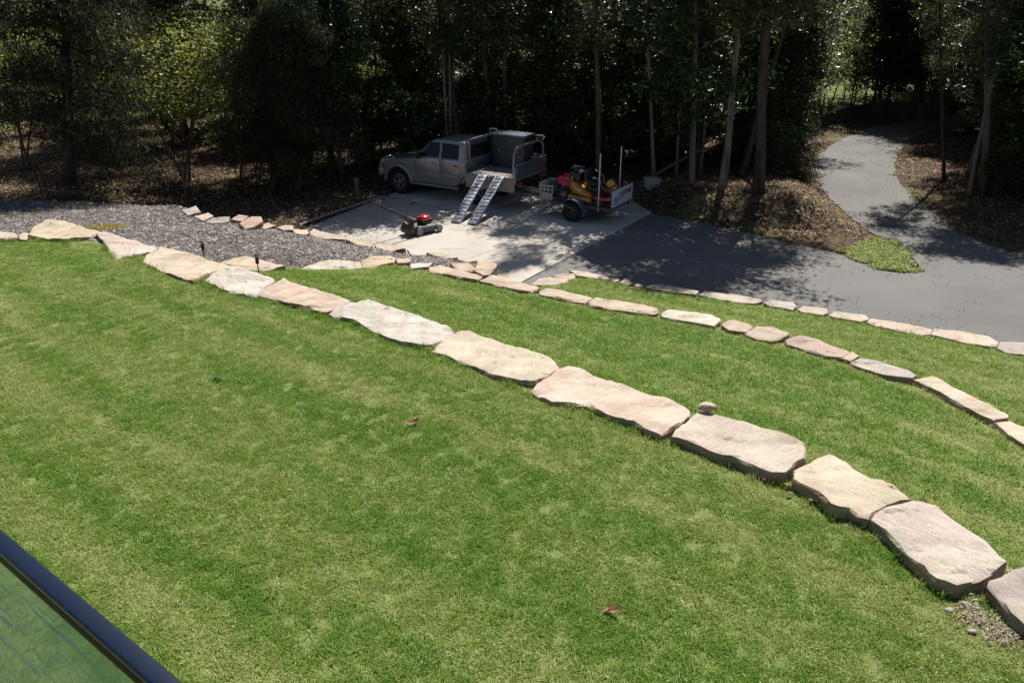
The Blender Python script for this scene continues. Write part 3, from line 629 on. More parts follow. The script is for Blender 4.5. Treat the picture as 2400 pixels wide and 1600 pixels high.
def dryness(p, line2=None, seed=0):
    x, y = p[:, 0], p[:, 1]; th = R(-35); u, v = x * math.cos(th) + y * math.sin(th), -x * math.sin(th) + y * math.cos(th)
    v = v + .25 * fbm(u * .3, v * .3, 91, 2)
    w_ = .55 * (fbm(u * .20 + 3, v * 3.0, 21 + seed, 3) - .5) * 2 + .10 * (fbm(x * .8, y * .8, 31 + seed, 2) - .5) * 2 + .24 * (fbm(x * 6, y * 6, 41, 3) - .5) * 2
    st = sstep(.56, .72, fbm(u * .33 + 9, v * 2.2, 71 + seed, 2)) * sstep(.38, .62, fbm(x * 2.6, y * 2.6, 77, 3))
    band = .085 * np.sign(np.sin(v * 2 * math.pi / 1.05))   # mowing passes
    d = .37 + .62 * w_ + .34 * st + band * (seed == 0) + rng.normal(0, .08, len(x))
    if line2 is not None: d = d + .75 * np.exp(-(dist(line2, x, y) / .30) ** 2)
    return np.clip(d, 0, 1)
tufts = [blades(50, .06, .029, .0042, 100 + i, 1.1) for i in range(6)]
p, g = sample(lawn1_poly, lambda x, y: 420 if x is None else 420 - 16 * np.clip(y - 4, 0, 12), H1, 1)
k = (dist(C1, p[:, 0], p[:, 1]) > .13) & off_stones(p[:, 0], p[:, 1]); p = p[k]; n_ = len(p); print('lawn1 tufts', n_)
dr = dryness(p); dr = dr - .05 + .03 * (p[:, 0] > 0)
scatter('lawn_grass', tufts, p, np.stack([g.normal(0, .1, n_), g.normal(0, .1, n_), g.random(n_) * 6.28], 1), .75 + .6 * g.random(n_) , dr, [M['blade']], 'short mown green grass of the near upper lawn with pale mowing streaks', cat='grass')
tufts2 = [blades(40, .085, .034, .0065, 200 + i, 1.1) for i in range(5)]
p, g = sample(lawn2_poly, 210, H2, 2); k = (dist(C1, p[:, 0], p[:, 1]) > .13) & (dist(C2, p[:, 0], p[:, 1]) > .08) & off_stones(p[:, 0], p[:, 1]); p = p[k]; n_ = len(p); print('lawn2', n_)
scatter('lawn_grass', tufts2, p, np.stack([g.normal(0, .1, n_), g.normal(0, .1, n_), g.random(n_) * 6.28], 1), .75 + .6 * g.random(n_), dryness(p, C2, 3) + .04, [M['blade']], 'mown grass of the middle terrace with a dry strip beside its stones', cat='grass')
p, g = sample(lawn3_poly, 170, H3, 3); k = (dist(C2, p[:, 0], p[:, 1]) > .1) & (dist(C3, p[:, 0], p[:, 1]) > .07) & off_stones(p[:, 0], p[:, 1]); p = p[k]; n_ = len(p); print('lawn3', n_)
scatter('lawn_grass', tufts2, p, np.stack([g.normal(0, .1, n_), g.normal(0, .1, n_), g.random(n_) * 6.28], 1), .8 + .6 * g.random(n_), np.clip(dryness(p, C2, 5) + .16, 0, 1), [M['blade']], 'yellowish mown grass of the lowest terrace above the driveway', cat='grass')
# longer tufts creeping over the stone edges
edge = []
for i in range(len(C1) - 1):
    A, B = Vector(C1[i]), Vector(C1[i + 1]); nrm = Vector((-(B - A).y, (B - A).x)).normalized()
    if nrm.y > 0: nrm = -nrm
    for k in range(int((B - A).length * 60)):
        q = A.lerp(B, random.random()) + nrm * random.uniform(.12, .46); edge.append((q.x, q.y))
edge = np.array(edge); edge = edge[inside(lawn1_poly, edge[:, 0], edge[:, 1]) & off_stones(edge[:, 0], edge[:, 1])]
near_ = np.min([dist(q_, edge[:, 0], edge[:, 1], True) for q_ in STONES], 0) < .07; edge = edge[near_]; n_ = len(edge); g = np.random.default_rng(5)
scatter('edge_grass', [blades(26, .05, .085, .0048, 300 + i, .7) for i in range(3)], np.column_stack([edge, H1(edge[:, 0], edge[:, 1])]), np.stack([g.normal(0, .2, n_), g.normal(0, .2, n_), g.random(n_) * 6.28], 1), .6 + .6 * g.random(n_), np.clip(g.normal(.3, .25, n_), 0, 1), [M['blade']], 'longer uncut grass along the front of the near stone row', cat='grass')
# mulch
M['chip'] = leaf_mat('bark_chip', (.07, .058, .05), (.285, .26, .238), (.52, .49, .455), .9, .0, .1)
p, g = sample(mulch_poly, 95, HM, 4); n_ = len(p); print('mulch', n_)
scatter('bark_mulch', [flakes(36, .16, .066, .018, 400 + i, .03, .3, 0, .1) for i in range(5)], p, np.stack([g.normal(0, .08, n_), g.normal(0, .08, n_), g.random(n_) * 6.28], 1), .8 + .5 * g.random(n_), g.random(n_), [M['chip']], 'grey weathered bark chips covering the bed behind the stones', cat='mulch')
# leaf litter
M['litter'] = leaf_mat('dead_leaf', (.05, .028, .018), (.19, .115, .065), (.42, .33, .20), .7, .1, .2)
def litter(name, box, n_, cond, hf, L, label, seed, mt='litter', cnt=16):
    g = np.random.default_rng(seed); x = g.uniform(box[0], box[1], n_); y = g.uniform(box[2], box[3], n_); k = cond(x, y, g); x, y = x[k], y[k]; n2 = len(x)
    return scatter(name, [flakes(cnt, .28, L, L * .32, seed * 10 + i, .03, .4, 0, .4) for i in range(4)], np.stack([x, y, hf(x, y)], 1), np.stack([np.zeros(n2), np.zeros(n2), g.random(n2) * 6.28], 1), .7 + .7 * g.random(n2), g.random(n2), [M[mt]], label, cat='leaf litter')
litter('leaf_litter', (-22, 26, 20, 40), 30000, lambda x, y, g: (paved_dist(x, y) > .15) & ~inside(mulch_poly, x, y) & (g.random(len(x)) < .25 + .9 * sstep(.35, .6, fbm(x * .7, y * .7, 50))) & (np.abs(x) < y * .8) & ~inside(verge_poly, x, y), G, .10, 'brown dead leaves covering the ground under the trees', 6)
litter('fallen_leaves', (5, 20, 13, 38), 2600, lambda x, y, g: inside(road_poly, x, y) & (g.random(len(x)) < np.exp(-np.abs(paved_dist(x, y)) * 1.6) * 1.4 + .03), lambda x, y: np.zeros(len(x)) + .001, .055, 'scattered dry leaves lying on the driveway', 7, cnt=7)
litter('fallen_leaves', (-8, -2, 19, 25), 500, lambda x, y, g: inside(slab_poly, x, y) & (g.random(len(x)) < np.exp(-np.abs(paved_dist(x, y)) * 1.5)), lambda x, y: np.zeros(len(x)) + .031, .06, 'dry leaves gathered along the edge of the concrete pad', 8, cnt=9)
p, g = sample([(a[0] * 1.0, a[1]) for a in verge_poly], 330, lambda x, y: np.zeros(len(x)) + .0, 9)
vd = dist(verge_poly, p[:, 0], p[:, 1], True); p = p[(fbm(p[:, 0] * 3, p[:, 1] * 3, 61, 2) + vd * 1.3 > .52) & (g.random(len(p)) < .9)]; n_ = len(p)
scatter('verge_weeds', [flakes(26, .10, .05, .026, 500 + i, .045, .45) for i in range(3)], p, np.stack([g.normal(0, .2, n_), g.normal(0, .2, n_), g.random(n_) * 6.28], 1), .7 + .6 * g.random(n_), g.random(n_), [M['weed']], 'bright green leafy weeds on the verge where the driveway forks', cat='weeds')
pc = np.array(P(250, 522, 1.1)[:2]); g = np.random.default_rng(3); n_ = 170; aa = g.random(n_) * 6.28; rr = np.sqrt(g.random(n_)); gx = pc[0] + np.cos(aa) * rr * .42; gy = pc[1] + np.sin(aa) * rr * .30
scatter('groundcover', [flakes(24, .07, .035, .016, 520 + i, .07, .6) for i in range(3)], np.stack([gx, gy, HM(gx, gy)], 1), np.stack([g.normal(0, .2, n_), g.normal(0, .2, n_), g.random(n_) * 6.28], 1), .8 + .5 * g.random(n_), g.random(n_), [M['cover']], 'low yellow-green creeping plant growing in the grey mulch', cat='plant')

# straw clippings left by the mower, and a few broadleaf weeds in the turf
M['straw'] = leaf_mat('straw_clipping', (.35, .33, .18), (.62, .58, .38), (.75, .72, .6), .7, .2, .2)
p, g = sample(lawn1_poly, 8, H1, 15); p = p[off_stones(p[:, 0], p[:, 1])]; p[:, 2] += .022; n_ = len(p)
scatter('grass_clippings', [flakes(7, .10, .026, .004, 700 + i, .012, .25, 0, .1) for i in range(4)], p, np.stack([g.normal(0, .08, n_), g.normal(0, .08, n_), g.random(n_) * 6.28], 1), .5 + .8 * g.random(n_), g.random(n_), [M['straw']], 'pale dry clippings lying on the near lawn', cat='clippings')
wp = np.array([P(a, b, 1.86)[:2] for a, b in [(525, 905), (512, 909)]]); g = np.random.default_rng(8); wp = np.repeat(wp, 3, 0) + g.normal(0, .03, (6, 2)); n_ = len(wp)
scatter('lawn_weeds', [flakes(12, .05, .04, .018, 720 + i, .035, .5) for i in range(2)], np.column_stack([wp, H1(wp[:, 0], wp[:, 1]) + .015]), np.stack([g.normal(0, .1, n_), g.normal(0, .1, n_), g.random(n_) * 6.28], 1), .7 + .5 * g.random(n_), g.random(n_), [leaf_mat('broadleaf', (.03, .08, .02), (.07, .15, .03), None, .5, .3)], 'small dark broadleaf weeds in the near lawn', cat='weeds')
# dry soil and dead grass in the bare patch beside the corner block, and along the second row of stones
bp_ = [P(a, b, 1.84)[:2] for a, b in [(2240, 1385), (2300, 1365), (2330, 1410), (2400, 1475), (2440, 1530), (2330, 1500), (2250, 1450)]]
p, g = sample(bp_, 160, H1, 17); p = p[off_stones(p[:, 0], p[:, 1])]; p[:, 2] += .018; n_ = len(p)
scatter('dry_debris', [flakes(26, .09, .035, .010, 740 + i, .02, .3, 0, .1) for i in range(3)], p, np.stack([np.zeros(n_), np.zeros(n_), g.random(n_) * 6.28], 1), .6 + .6 * g.random(n_), g.random(n_), [leaf_mat('debris', (.16, .12, .08), (.38, .32, .23), (.5, .46, .38), .9, 0, .1)], 'dry grey-brown debris in the bare patch by the corner block', cat='debris')
random.seed(2024)
# ------------------------------------------------------------ trees
def bark(name, c, c2, sc=8, b=.8):
    m = mat(name, c, .9, spec=.15, col2=c2, vscale=sc, bump=b, bscale=20)
    n, l, bb = nodes(m)
    for t in n:
        if t.type == 'TEX_NOISE':
            mp = n.new('ShaderNodeMapping'); mp.inputs['Scale'].default_value = (1, 1, .18)
            for lk in list(l):
                if lk.to_node == t and lk.to_socket.name == 'Vector': l.new(lk.from_socket, mp.inputs[0]); l.remove(lk)
            l.new(mp.outputs[0], t.inputs[0])
    return m
M['bark_dark'] = bark('bark_dark', (.11, .09, .075), (.04, .032, .027))
M['bark_brown'] = bark('bark_brown', (.20, .13, .10), (.09, .055, .04))
M['bark_pale'] = bark('bark_pale', (.31, .275, .235), (.12, .095, .078), 5)
M['bark_grey'] = bark('bark_grey', (.26, .24, .215), (.12, .105, .09), 6)
M['leaf_gum'] = leaf_mat('leaf_gum', (.026, .045, .018), (.07, .105, .032), (.15, .18, .03), .42, .28, .5)
M['leaf_gloss'] = leaf_mat('leaf_gloss', (.022, .042, .016), (.06, .10, .028), (.14, .18, .03), .40, .26, .5)
M['leaf_olive'] = leaf_mat('leaf_olive', (.05, .07, .016), (.11, .13, .03), (.26, .22, .04), .45, .4, .4)
M['leaf_yellow'] = leaf_mat('leaf_yellow', (.10, .15, .02), (.20, .25, .035), (.38, .26, .03), .45, .45, .4)
M['needle'] = leaf_mat('casuarina_needle', (.018, .028, .014), (.042, .052, .024), (.08, .08, .03), .75, .12, .1)
M['leaf_bright'] = leaf_mat('leaf_bright', (.07, .15, .03), (.15, .26, .06), (.25, .32, .08), .4, .4, .5)

def tree_geo(seed, H, r0, lo, Rr, nl, nleaf, L, W, sig=.34, droop=.3, wander=.12, prof='dome', sides=7, taper=.35, rise=.35, multi=1):
    g = np.random.default_rng(seed); mb = MB(); cl = []
    for s_ in range(multi):
        off = Vector((g.normal(0, .12), g.normal(0, .12), 0)) if multi > 1 else Vector((0, 0, 0))
        lean = Vector((g.normal(0, .18), g.normal(0, .18), 0)) if multi > 1 else Vector((0, 0, 0))
        K = 9; pts = []; wx = wy = 0
        for i in range(K + 1):
            t = i / K; pts.append(Vector((wx, wy, t * H)) + off + lean * t * H); wx += g.normal(0, wander * H / 40); wy += g.normal(0, wander * H / 40)
        pts[0].z = -.25
        rad = [r0 * (1.35 if i == 0 else 1.0) * (1 - (1 - taper) * (i / K) ** 1.1) / (multi ** .5) for i in range(K + 1)]; rad[-1] *= .35
        mb.tube(pts, rad, sides)
        def at(z):
            t = min(max(z / H, 0), .999) * K; i = int(t); return pts[i].lerp(pts[i + 1], t - i)
        for i in range(nl // multi):
            t = (i + g.random()) / (nl // multi); z0 = lo * .9 + (H * .97 - lo * .9) * t ** .9; az = i * 2.4 + g.normal(0, .5)
            pr = {'dome': math.sin(math.pi * min(1, .22 + .78 * t)) ** .7, 'cone': (1 - t) ** .8 + .15, 'flat': .5 + .5 * t}[prof]
            ln = Rr * pr * (.65 + .45 * g.random()); b0 = at(z0); d = Vector((math.cos(az), math.sin(az), rise + g.normal(0, .15))).normalized()
            b1 = b0 + d * ln * .5 + Vector((0, 0, -.05 * ln)); b2 = b0 + d * ln + Vector((g.normal(0, .1), g.normal(0, .1), (.1 - droop * .5) * ln))
            rb = max(.008, r0 * .30 * (1 - .6 * t)); mb.tube([b0, b1, b2], [rb, rb * .7, rb * .25], 5, False)
            cl.append(b2)
            for k in (.35, .6, .8):
                for q in range(2):
                    if g.random() < .8:
                        s0 = b0.lerp(b1, k * 2) if k < .5 else b1.lerp(b2, k * 2 - 1)
                        e = s0 + Vector((g.normal(), g.normal(), g.normal() * .6 + .25 - droop * .5)).normalized() * ln * (.25 + .25 * g.random())
                        mb.tube([s0, e], [rb * .45, .004], 4, False); cl.append(e)
    cl = np.array([tuple(c) for c in cl]); wgt = .3 + g.random(len(cl)); idx = g.choice(len(cl), nleaf, p=wgt / wgt.sum())
    c = cl[idx] + g.normal(0, 1, (nleaf, 3)) * np.array([sig, sig, sig * .62]) * (.5 + .7 * g.random(len(cl)))[idx][:, None]
    c[:, 2] = np.maximum(c[:, 2], .05)
    ax = g.normal(0, 1, (nleaf, 3)); ax[:, 2] = ax[:, 2] * .5 - droop * 1.6; ax /= np.linalg.norm(ax, axis=1)[:, None]
    nm = g.normal(0, 1, (nleaf, 3)); nm[:, 2] = np.abs(nm[:, 2]) + .6; sd_ = np.cross(nm, ax); sd_ /= np.linalg.norm(sd_, axis=1)[:, None] + 1e-6
    l_ = (L * (.6 + .7 * g.random(nleaf)))[:, None]; w_ = (W * (.6 + .7 * g.random(nleaf)))[:, None]; up_ = np.cross(ax, sd_) * l_ * .12
    v = np.stack([c - ax * l_ / 2 + up_, c + sd_ * w_ / 2 - ax * l_ * .1, c + ax * l_ / 2 + up_, c - sd_ * w_ / 2 - ax * l_ * .1], 1).reshape(-1, 3)
    f = np.arange(nleaf)[:, None] * 4 + np.arange(4)
    me_t = bpy.data.meshes.new('trunk'); me_t.from_pydata(mb.v, [], mb.f)
    me_t.polygons.foreach_set('use_smooth', np.ones(len(me_t.polygons), bool))
    me_c = mesh_np('crown', v, f4=f)
    return me_t, me_c
KINDS = {}
def kind(name, var, bk, lf, **kw):
    out = []
    for i in range(var):
        a_, b_ = tree_geo(hash(name) % 1 + len(KINDS) * 50 + i * 7 + 1, **kw); a_.materials.append(M[bk]); b_.materials.append(M[lf]); out.append((a_, b_))
    KINDS[name] = out
kind('gum', 3, 'bark_grey', 'leaf_gum', H=15, r0=.17, lo=6.5, Rr=3.4, nl=22, nleaf=11000, L=.24, W=.065, sig=.36, droop=.5, prof='dome', rise=.7)
kind('mid', 5, 'bark_dark', 'leaf_gloss', H=7.6, r0=.085, lo=1.6, Rr=2.1, nl=30, nleaf=13000, L=.20, W=.075, sig=.27, droop=.25)
kind('shrub', 4, 'bark_dark', 'leaf_gloss', H=3.2, r0=.05, lo=.25, Rr=1.4, nl=26, nleaf=7500, L=.16, W=.066, sig=.23, droop=.1, multi=3)
kind('olive', 2, 'bark_brown', 'leaf_olive', H=5.2, r0=.06, lo=1.3, Rr=1.9, nl=26, nleaf=8000, L=.11, W=.045, sig=.32, droop=.2, multi=2)
kind('casuarina', 3, 'bark_dark', 'needle', H=7.4, r0=.16, lo=1.5, Rr=2.3, nl=44, nleaf=30000, L=.26, W=.026, sig=.33, droop=.7, prof='dome', rise=.15)
kind('yellow', 2, 'bark_brown', 'leaf_yellow', H=3.4, r0=.07, lo=1.5, Rr=1.8, nl=22, nleaf=4200, L=.12, W=.055, sig=.34, droop=.1, prof='flat', multi=3, rise=.5)
kind('bright', 1, 'bark_grey', 'leaf_bright', H=4.8, r0=.08, lo=2.1, Rr=1.5, nl=30, nleaf=9000, L=.13, W=.05, sig=.28, droop=.2)
kind('fill', 3, 'bark_dark', 'leaf_gum', H=9, r0=.10, lo=.8, Rr=2.6, nl=34, nleaf=14000, L=.24, W=.10, sig=.36, droop=.3)
def tree(kd, var, base, label, cat='tree', name='forest_tree', top=None, sc=1.0, rz=None, group=None, bk=None, thick=1.0, sz=None):
    x, y = base; z = gz(x, y); t = bpy.data.objects.new(name, None); COL.objects.link(t); t.location = (x, y, z)
    rz = random.uniform(0, 6.28) if rz is None else rz
    q = Euler((0, 0, rz)).to_quaternion()
    if top is not None:
        d = (PY(top[0], top[1], y) - Vector((x, y, z))).normalized(); q = Vector((0, 0, 1)).rotation_difference(d) @ q
    t.rotation_mode = 'QUATERNION'; t.rotation_quaternion = q; t.scale = (sc * thick, sc * thick, sz or sc)
    t['label'] = label; t['category'] = cat
    if group: t['group'] = group
    a_, b_ = KINDS[kd][var % len(KINDS[kd])]
    tr = link('trunk', a_, t); link('crown', b_, t)
    if bk: tr.material_slots[0].link = 'OBJECT'; tr.material_slots[0].material = M[bk]
    return t
def B(px, py):                                            # foot of a thing seen at this pixel, on the ground sheet
    h = 0.0
    for i in range(4):
        q = P(px, py, h); h = gz(q[0], q[1])
    return (q[0], q[1])
# trees one can tell apart, with the place where their trunks meet the ground
tree('gum', 0, B(1083, 405), 'thick dark trunk rising right behind the silver ute cab', 'tree', 'gum_tree', (1035, 0), .66, bk='bark_dark', thick=1.6)
tree('gum', 1, B(845, 405), 'slender dark tree behind the bonnet end of the ute', 'tree', 'gum_tree', (780, 0), .62, bk='bark_dark', thick=.7)
tree('gum', 2, B(1150, 400), 'dark tree just right of the thick trunk behind the ute', 'tree', 'gum_tree', (1125, 0), .66, bk='bark_dark', thick=1.2)
tree('gum', 0, B(1405, 418), 'straight reddish brown trunk behind the trailer mower', 'tree', 'gum_tree', (1400, 60), .64, 2.0, bk='bark_brown', thick=1.0)
tree('gum', 1, B(1532, 428), 'slim pale straight trunk beside the square concrete block', 'tree', 'gum_tree', (1518, 60), .85, 1.0, bk='bark_pale', thick=.45)
tree('mid', 0, B(1622, 436), 'crooked pale grey tree forking low, left of the peeling trunk', 'tree', 'gum_tree', (1632, 100), 1.15, bk='bark_pale', thick=.95)
tree('gum', 2, B(1690, 460), 'pale tree with peeling bark on the bank above the asphalt', 'tree', 'gum_tree', (1730, 40), .68, bk='bark_pale', thick=.95)
tree('gum', 0, B(1776, 452), 'broad dark trunk right of the pale peeling one', 'tree', 'gum_tree', (1800, 0), .70, 4.0, bk='bark_dark', thick=1.3)
tree('gum', 1, B(1735, 425), 'dark trunk leaning right behind the broad one', 'tree', 'gum_tree', (1840, 0), .72, 3.0, bk='bark_dark', thick=.8)
tree('gum', 2, B(2303, 448), 'tall grey-brown trunk right of the winding driveway', 'tree', 'gum_tree', (2322, 0), .58, 1.2, bk='bark_grey', thick=1.2)
tree('gum', 0, B(2212, 425), 'thin dark trunk between driveway and the tall grey-brown trunk', 'tree', 'gum_tree', (2200, 0), .56, 5.0, bk='bark_dark', thick=.6)
tree('casuarina', 0, B(160, 447), 'big black-green she-oak with drooping branches, nearest at far left', 'tree', 'she_oak', (150, 0), .92, 1.0, thick=1.25)
tree('casuarina', 1, B(640, 452), 'dark she-oak left of the timber post by the pad', 'tree', 'she_oak', (632, 60), .72, 2.0)
tree('casuarina', 2, B(700, 450), 'dark she-oak with its crown touching the timber post side', 'tree', 'she_oak', (706, 60), .75, 4.0)
tree('mid', 3, B(772, 425), 'olive-dark leafy tree just left of the ute bonnet', 'tree', 'understorey_tree', (770, 60), .8, 5.5)
tree('olive', 1, B(560, 425), 'brownish olive small tree left of the two dark she-oaks', 'tree', 'small_tree', None, .95, 1.5)
tree('yellow', 0, B(432, 420), 'low spreading bush with lit yellow-green leaves and bare red limbs', 'bush', 'bush', None, 1.2, .6)
tree('yellow', 1, B(60, 400), 'reddish twiggy bush at far left edge behind the she-oak', 'bush', 'bush', None, 1.0, 2.6)
tree('olive', 0, B(300, 372), 'olive leafy small tree standing behind the low yellow-green bush', 'tree', 'small_tree', None, 1.1, .4)
tree('shrub', 1, B(1862, 425), 'small dark shrub on the left edge of the winding driveway', 'shrub', 'shrub', None, .55)
tree('bright', 0, (14.7, 21.0), 'bright sunlit leafy tree at the right edge of the driveway', 'tree', 'small_tree', None, 1.2)
# rows of forest behind; gap left where the driveway passes
def gaps(x, y):
    u = x / (y * CP + 2.4); pd = float(paved_dist([x], [y])[0])
    see = y > 30.4 and (-.215 < u < -.12 or -.045 < u < .03 or -.62 < u < -.50 or -.40 < u < -.33 or .36 < u < .46)
    return (.355 < u < .54 and y < 37.5) or pd < .9 or see
LB = {'mid': 'dark glossy-leaved understorey tree', 'shrub': 'dark low shrub among the trunks', 'fill': 'leafy dark tree deep in the forest',
      'gum': 'tall slim bare-stemmed tree with high crown', 'olive': 'olive-green loose small tree', 'casuarina': 'feathery dark she-oak', 'yellow': 'sunlit yellow-green bush between trunks'}
GR_ = {'mid': 'glossy understorey trees', 'shrub': 'shrubs between the trunks', 'fill': 'dark trees deep in the forest', 'gum': 'tall slim forest trees', 'olive': 'olive small trees', 'casuarina': 'she-oaks in the forest', 'yellow': 'sunlit bushes in the forest'}
NM = {'mid': 'understorey_tree', 'shrub': 'shrub', 'fill': 'forest_tree', 'gum': 'gum_tree', 'olive': 'small_tree', 'casuarina': 'she_oak', 'yellow': 'bush'}
def ftree(kd, x, y, sc, sz=None, **kw):
    px = 1200 + F * x / (y * CP + 2.4)                    # which stretch of the forest it stands in, read across the view
    reg = 'left of the parked truck' if px < 860 else 'straight behind the parked truck' if px < 1270 else 'behind the trailer and the leaf bank' if px < 1860 else 'around the far bend of the driveway' if px < 2190 else 'right of the winding driveway'
    tree(kd, random.randrange(9), (x, y), LB[kd] + ', ' + reg, 'shrub' if kd == 'shrub' else 'bush' if kd == 'yellow' else 'tree', NM[kd], None, sc, group=GR_[kd] + ' ' + reg, sz=sz, **kw)
def row(kd, x0, x1, y, step, sc, jit=.8, **kw):
    x = x0
    while x < x1:
        xx, yy = x + random.uniform(-jit, jit), y + random.uniform(-jit, jit)
        if not gaps(xx, yy): ftree(kd, xx, yy, sc * random.uniform(.85, 1.15), **kw)
        x += step * random.uniform(.8, 1.2)
row('shrub', -4.5, 9.5, 28.3, 1.7, .95)
row('mid', -6, 9.5, 29.6, 2.5, .8)
row('shrub', -6, 10, 31.0, 2.0, 1.1)
row('mid', -23, 11, 33.0, 2.1, .95)
row('fill', -26, 14, 36.5, 2.6, .85)
row('gum', -14, 10, 33, 4.2, .9)
row('olive', -22, -7, 31.2, 3.0, 1.0)
row('fill', -30, 12, 40.5, 3.2, .95)
row('fill', -30, 30, 46.5, 3.8, 1.1)
row('mid', 13, 30, 40.5, 2.0, 1.0)
row('shrub', 15, 28, 38.8, 1.8, 1.1)
for y_, k_, s_, st_ in ((23.6, 'shrub', .75, .028), (25.2, 'mid', .8, .05), (26.5, 'shrub', 1.1, .045), (28, 'mid', .95, .055), (30.5, 'fill', .8, .07), (32.5, 'gum', .72, .08), (28.5, 'gum', .66, .10)):
    u_ = .60
    while u_ < .80:
        x_ = u_ * (y_ * CP + 2.4); yy_ = y_ + random.uniform(-.5, .5)
        if not gaps(x_, yy_) and not (abs(u_ - .595) < .012): ftree(k_, x_, yy_, s_ * random.uniform(.85, 1.15))
        u_ += st_ * random.uniform(.8, 1.2)
for y_, k_, s_, st_ in ((39.6, 'shrub', 1.1, .035), (40.6, 'mid', .9, .045), (42.5, 'fill', .85, .055), (45, 'fill', 1.0, .06), (34.5, 'mid', .95, .05), (36.5, 'fill', .85, .06)):
    u_ = .335 if y_ > 39 else .57
    while u_ < .80:
        x_ = u_ * (y_ * CP + 2.4); yy_ = y_ + random.uniform(-.4, .4)
        if float(paved_dist([x_], [yy_])[0]) > .9 and not (.36 < u_ < .45): ftree(k_, x_, yy_, s_ * random.uniform(.85, 1.15))
        u_ += st_ * random.uniform(.8, 1.2)
for u_, y_, s_ in ((.575, 27.5, .78), (.585, 31.5, .85), (.60, 35, .9), (.66, 29, .85), (.70, 33, .9), (.565, 38.3, .9), (.295, 31.5, .72), (.335, 29.8, .60), (.50, 41.5, .8), (.53, 40.3, 1.0), (.55, 42.5, 1.0), (.33, 37, .9), (.62, 33.2, .95), (.59, 29.2, .8), (.635, 25.6, .7)):
    ftree('gum', u_ * (y_ * CP + 2.4), y_, s_)
for u_, y_, s_ in ((.615, 24.4, .8), (.64, 26.2, .9), (.60, 28.6, .85), (.63, 31, .9)):
    ftree('mid', u_ * (y_ * CP + 2.4), y_, s_)
for u_, y_, k_, s_ in ((-.17, 35.5, 'yellow', 1.1), (-.13, 37.5, 'olive', .8), (0, 35.5, 'yellow', 1.0), (.39, 39.5, 'yellow', 1.0), (.42, 42.0, 'olive', .9), (-.56, 36, 'yellow', 1.2), (-.36, 36, 'yellow', 1.1), (-.02, 39, 'olive', .9), (-.19, 40, 'olive', 1.0)):
    ftree(k_, u_ * (y_ * CP + 2.4), y_, s_)
# slim pale saplings and poles between the big trunks
g3 = np.random.default_rng(77)
for i in range(26):
    u_ = g3.uniform(-.30, .36) if i < 18 else g3.uniform(.56, .66); y_ = g3.uniform(26.6, 30.0) if i < 18 else g3.uniform(24, 30)
    x_ = u_ * (y_ * CP + 2.4)
    if gaps(x_, y_) or float(paved_dist([x_], [y_])[0]) < 1.2: continue
    tree('gum', i, (x_, y_), 'slender sapling with bare thin stem among the forest trunks', 'sapling', 'sapling', None, .58, group='thin bare-stemmed saplings', bk=['bark_pale', 'bark_grey', 'bark_dark'][i % 3], thick=.42 + .3 * g3.random(), sz=.62)
# ------------------------------------------------------------ vehicles
m_silver = mat('silver_paint', (.33, .33, .325), .28, metal=.4, spec=.5, coat=.6, col2=(.28, .28, .275), vscale=3)
m_glass = mat('dark_glass', (.006, .008, .009), .06, spec=.35); m_rub = mat('rubber', (.018, .018, .019), .75, spec=.3); m_trim = mat('black_trim', (.02, .02, .022), .5)
m_alloy = mat('alloy', (.33, .33, .34), .4, metal=.6); m_alu = mat('aluminium', (.28, .30, .36), .45, metal=.35, var=.15, vscale=14, bump=.1)
m_tray = mat('tray_grey', (.10, .12, .155), .5, metal=.2, var=.25, vscale=5); m_ply = mat('tray_floor', (.30, .28, .255), .85, spec=.2, col2=(.20, .185, .17), vscale=6)
m_cream = mat('dropside_paint', (.33, .30, .25), .6, var=.15); m_red = mat('red_lens', (.28, .01, .012), .3); m_amber = mat('amber_lens', (.45, .14, .01), .3); m_clear = mat('clear_lens', (.55, .57, .6), .12, metal=.4)
m_steel = mat('steel_tube', (.28, .28, .28), .42, metal=.5); m_box = mat('toolbox_grey', (.06, .065, .085), .5, metal=.2, var=.2); m_strap = mat('pale_strap', (.7, .7, .68), .6)
def wheel(parent, name, c, r, w_, rim_r, spokes, mt=None, hub=.35, outs=1):
    """tyre mesh is the part, rim and hub its sub-parts; the axle runs along y"""
    h = w_ / 2
    ty = MB(); ty.lathe([(rim_r, -h * .8), (r * .9, -h), (r * .97, -h * .85), (r, -h * .55), (r, h * .55), (r * .97, h * .85), (r * .9, h), (rim_r, h * .8)], 36, cap=False)
    for k in range(30):
        a_ = k * 2 * math.pi / 30; ty.box((math.cos(a_) * r, 0, math.sin(a_) * r), (.012, w_ * .85, r * .09), rot=(0, -a_, 0))
    wh = ty.build(name, m_rub, parent, smooth=True); wh.location = c
    rm = MB(); o = outs; rm.lathe([(rim_r * 1.0, o * h * .82), (rim_r * .93, o * h * .86), (rim_r * .88, o * h * .45), (rim_r * .86, -o * h * .7)], 28, cap=False)
    for k in range(spokes):
        a_ = k * 2 * math.pi / spokes; rm.box((math.cos(a_) * rim_r * .52, o * h * .55, math.sin(a_) * rim_r * .52), (rim_r * .74, h * .22, rim_r * .17), rot=(0, -a_, 0))
    rm.lathe([(0, o * h * .8), (rim_r * .2, o * h * .8), (rim_r * .28, o * h * .6), (rim_r * .28, 0)], 18)
    rm.build('rim', mt or m_alloy, wh, smooth=True)
    br = MB(); br.lathe([(0, 0), (rim_r * .8, 0), (rim_r * .8, -o * .02), (0, -o * .02)], 20); br.build('brake_disc', m_trim, wh)
    return wh
f0, r0_ = P(938, 456), P(1108, 480)
UX = math.atan2(math.sin(R(150.0)), math.cos(R(150.0)))
left = Vector((-math.sin(UX), math.cos(UX)))
uc = Vector(f0[:2]) - left * .80
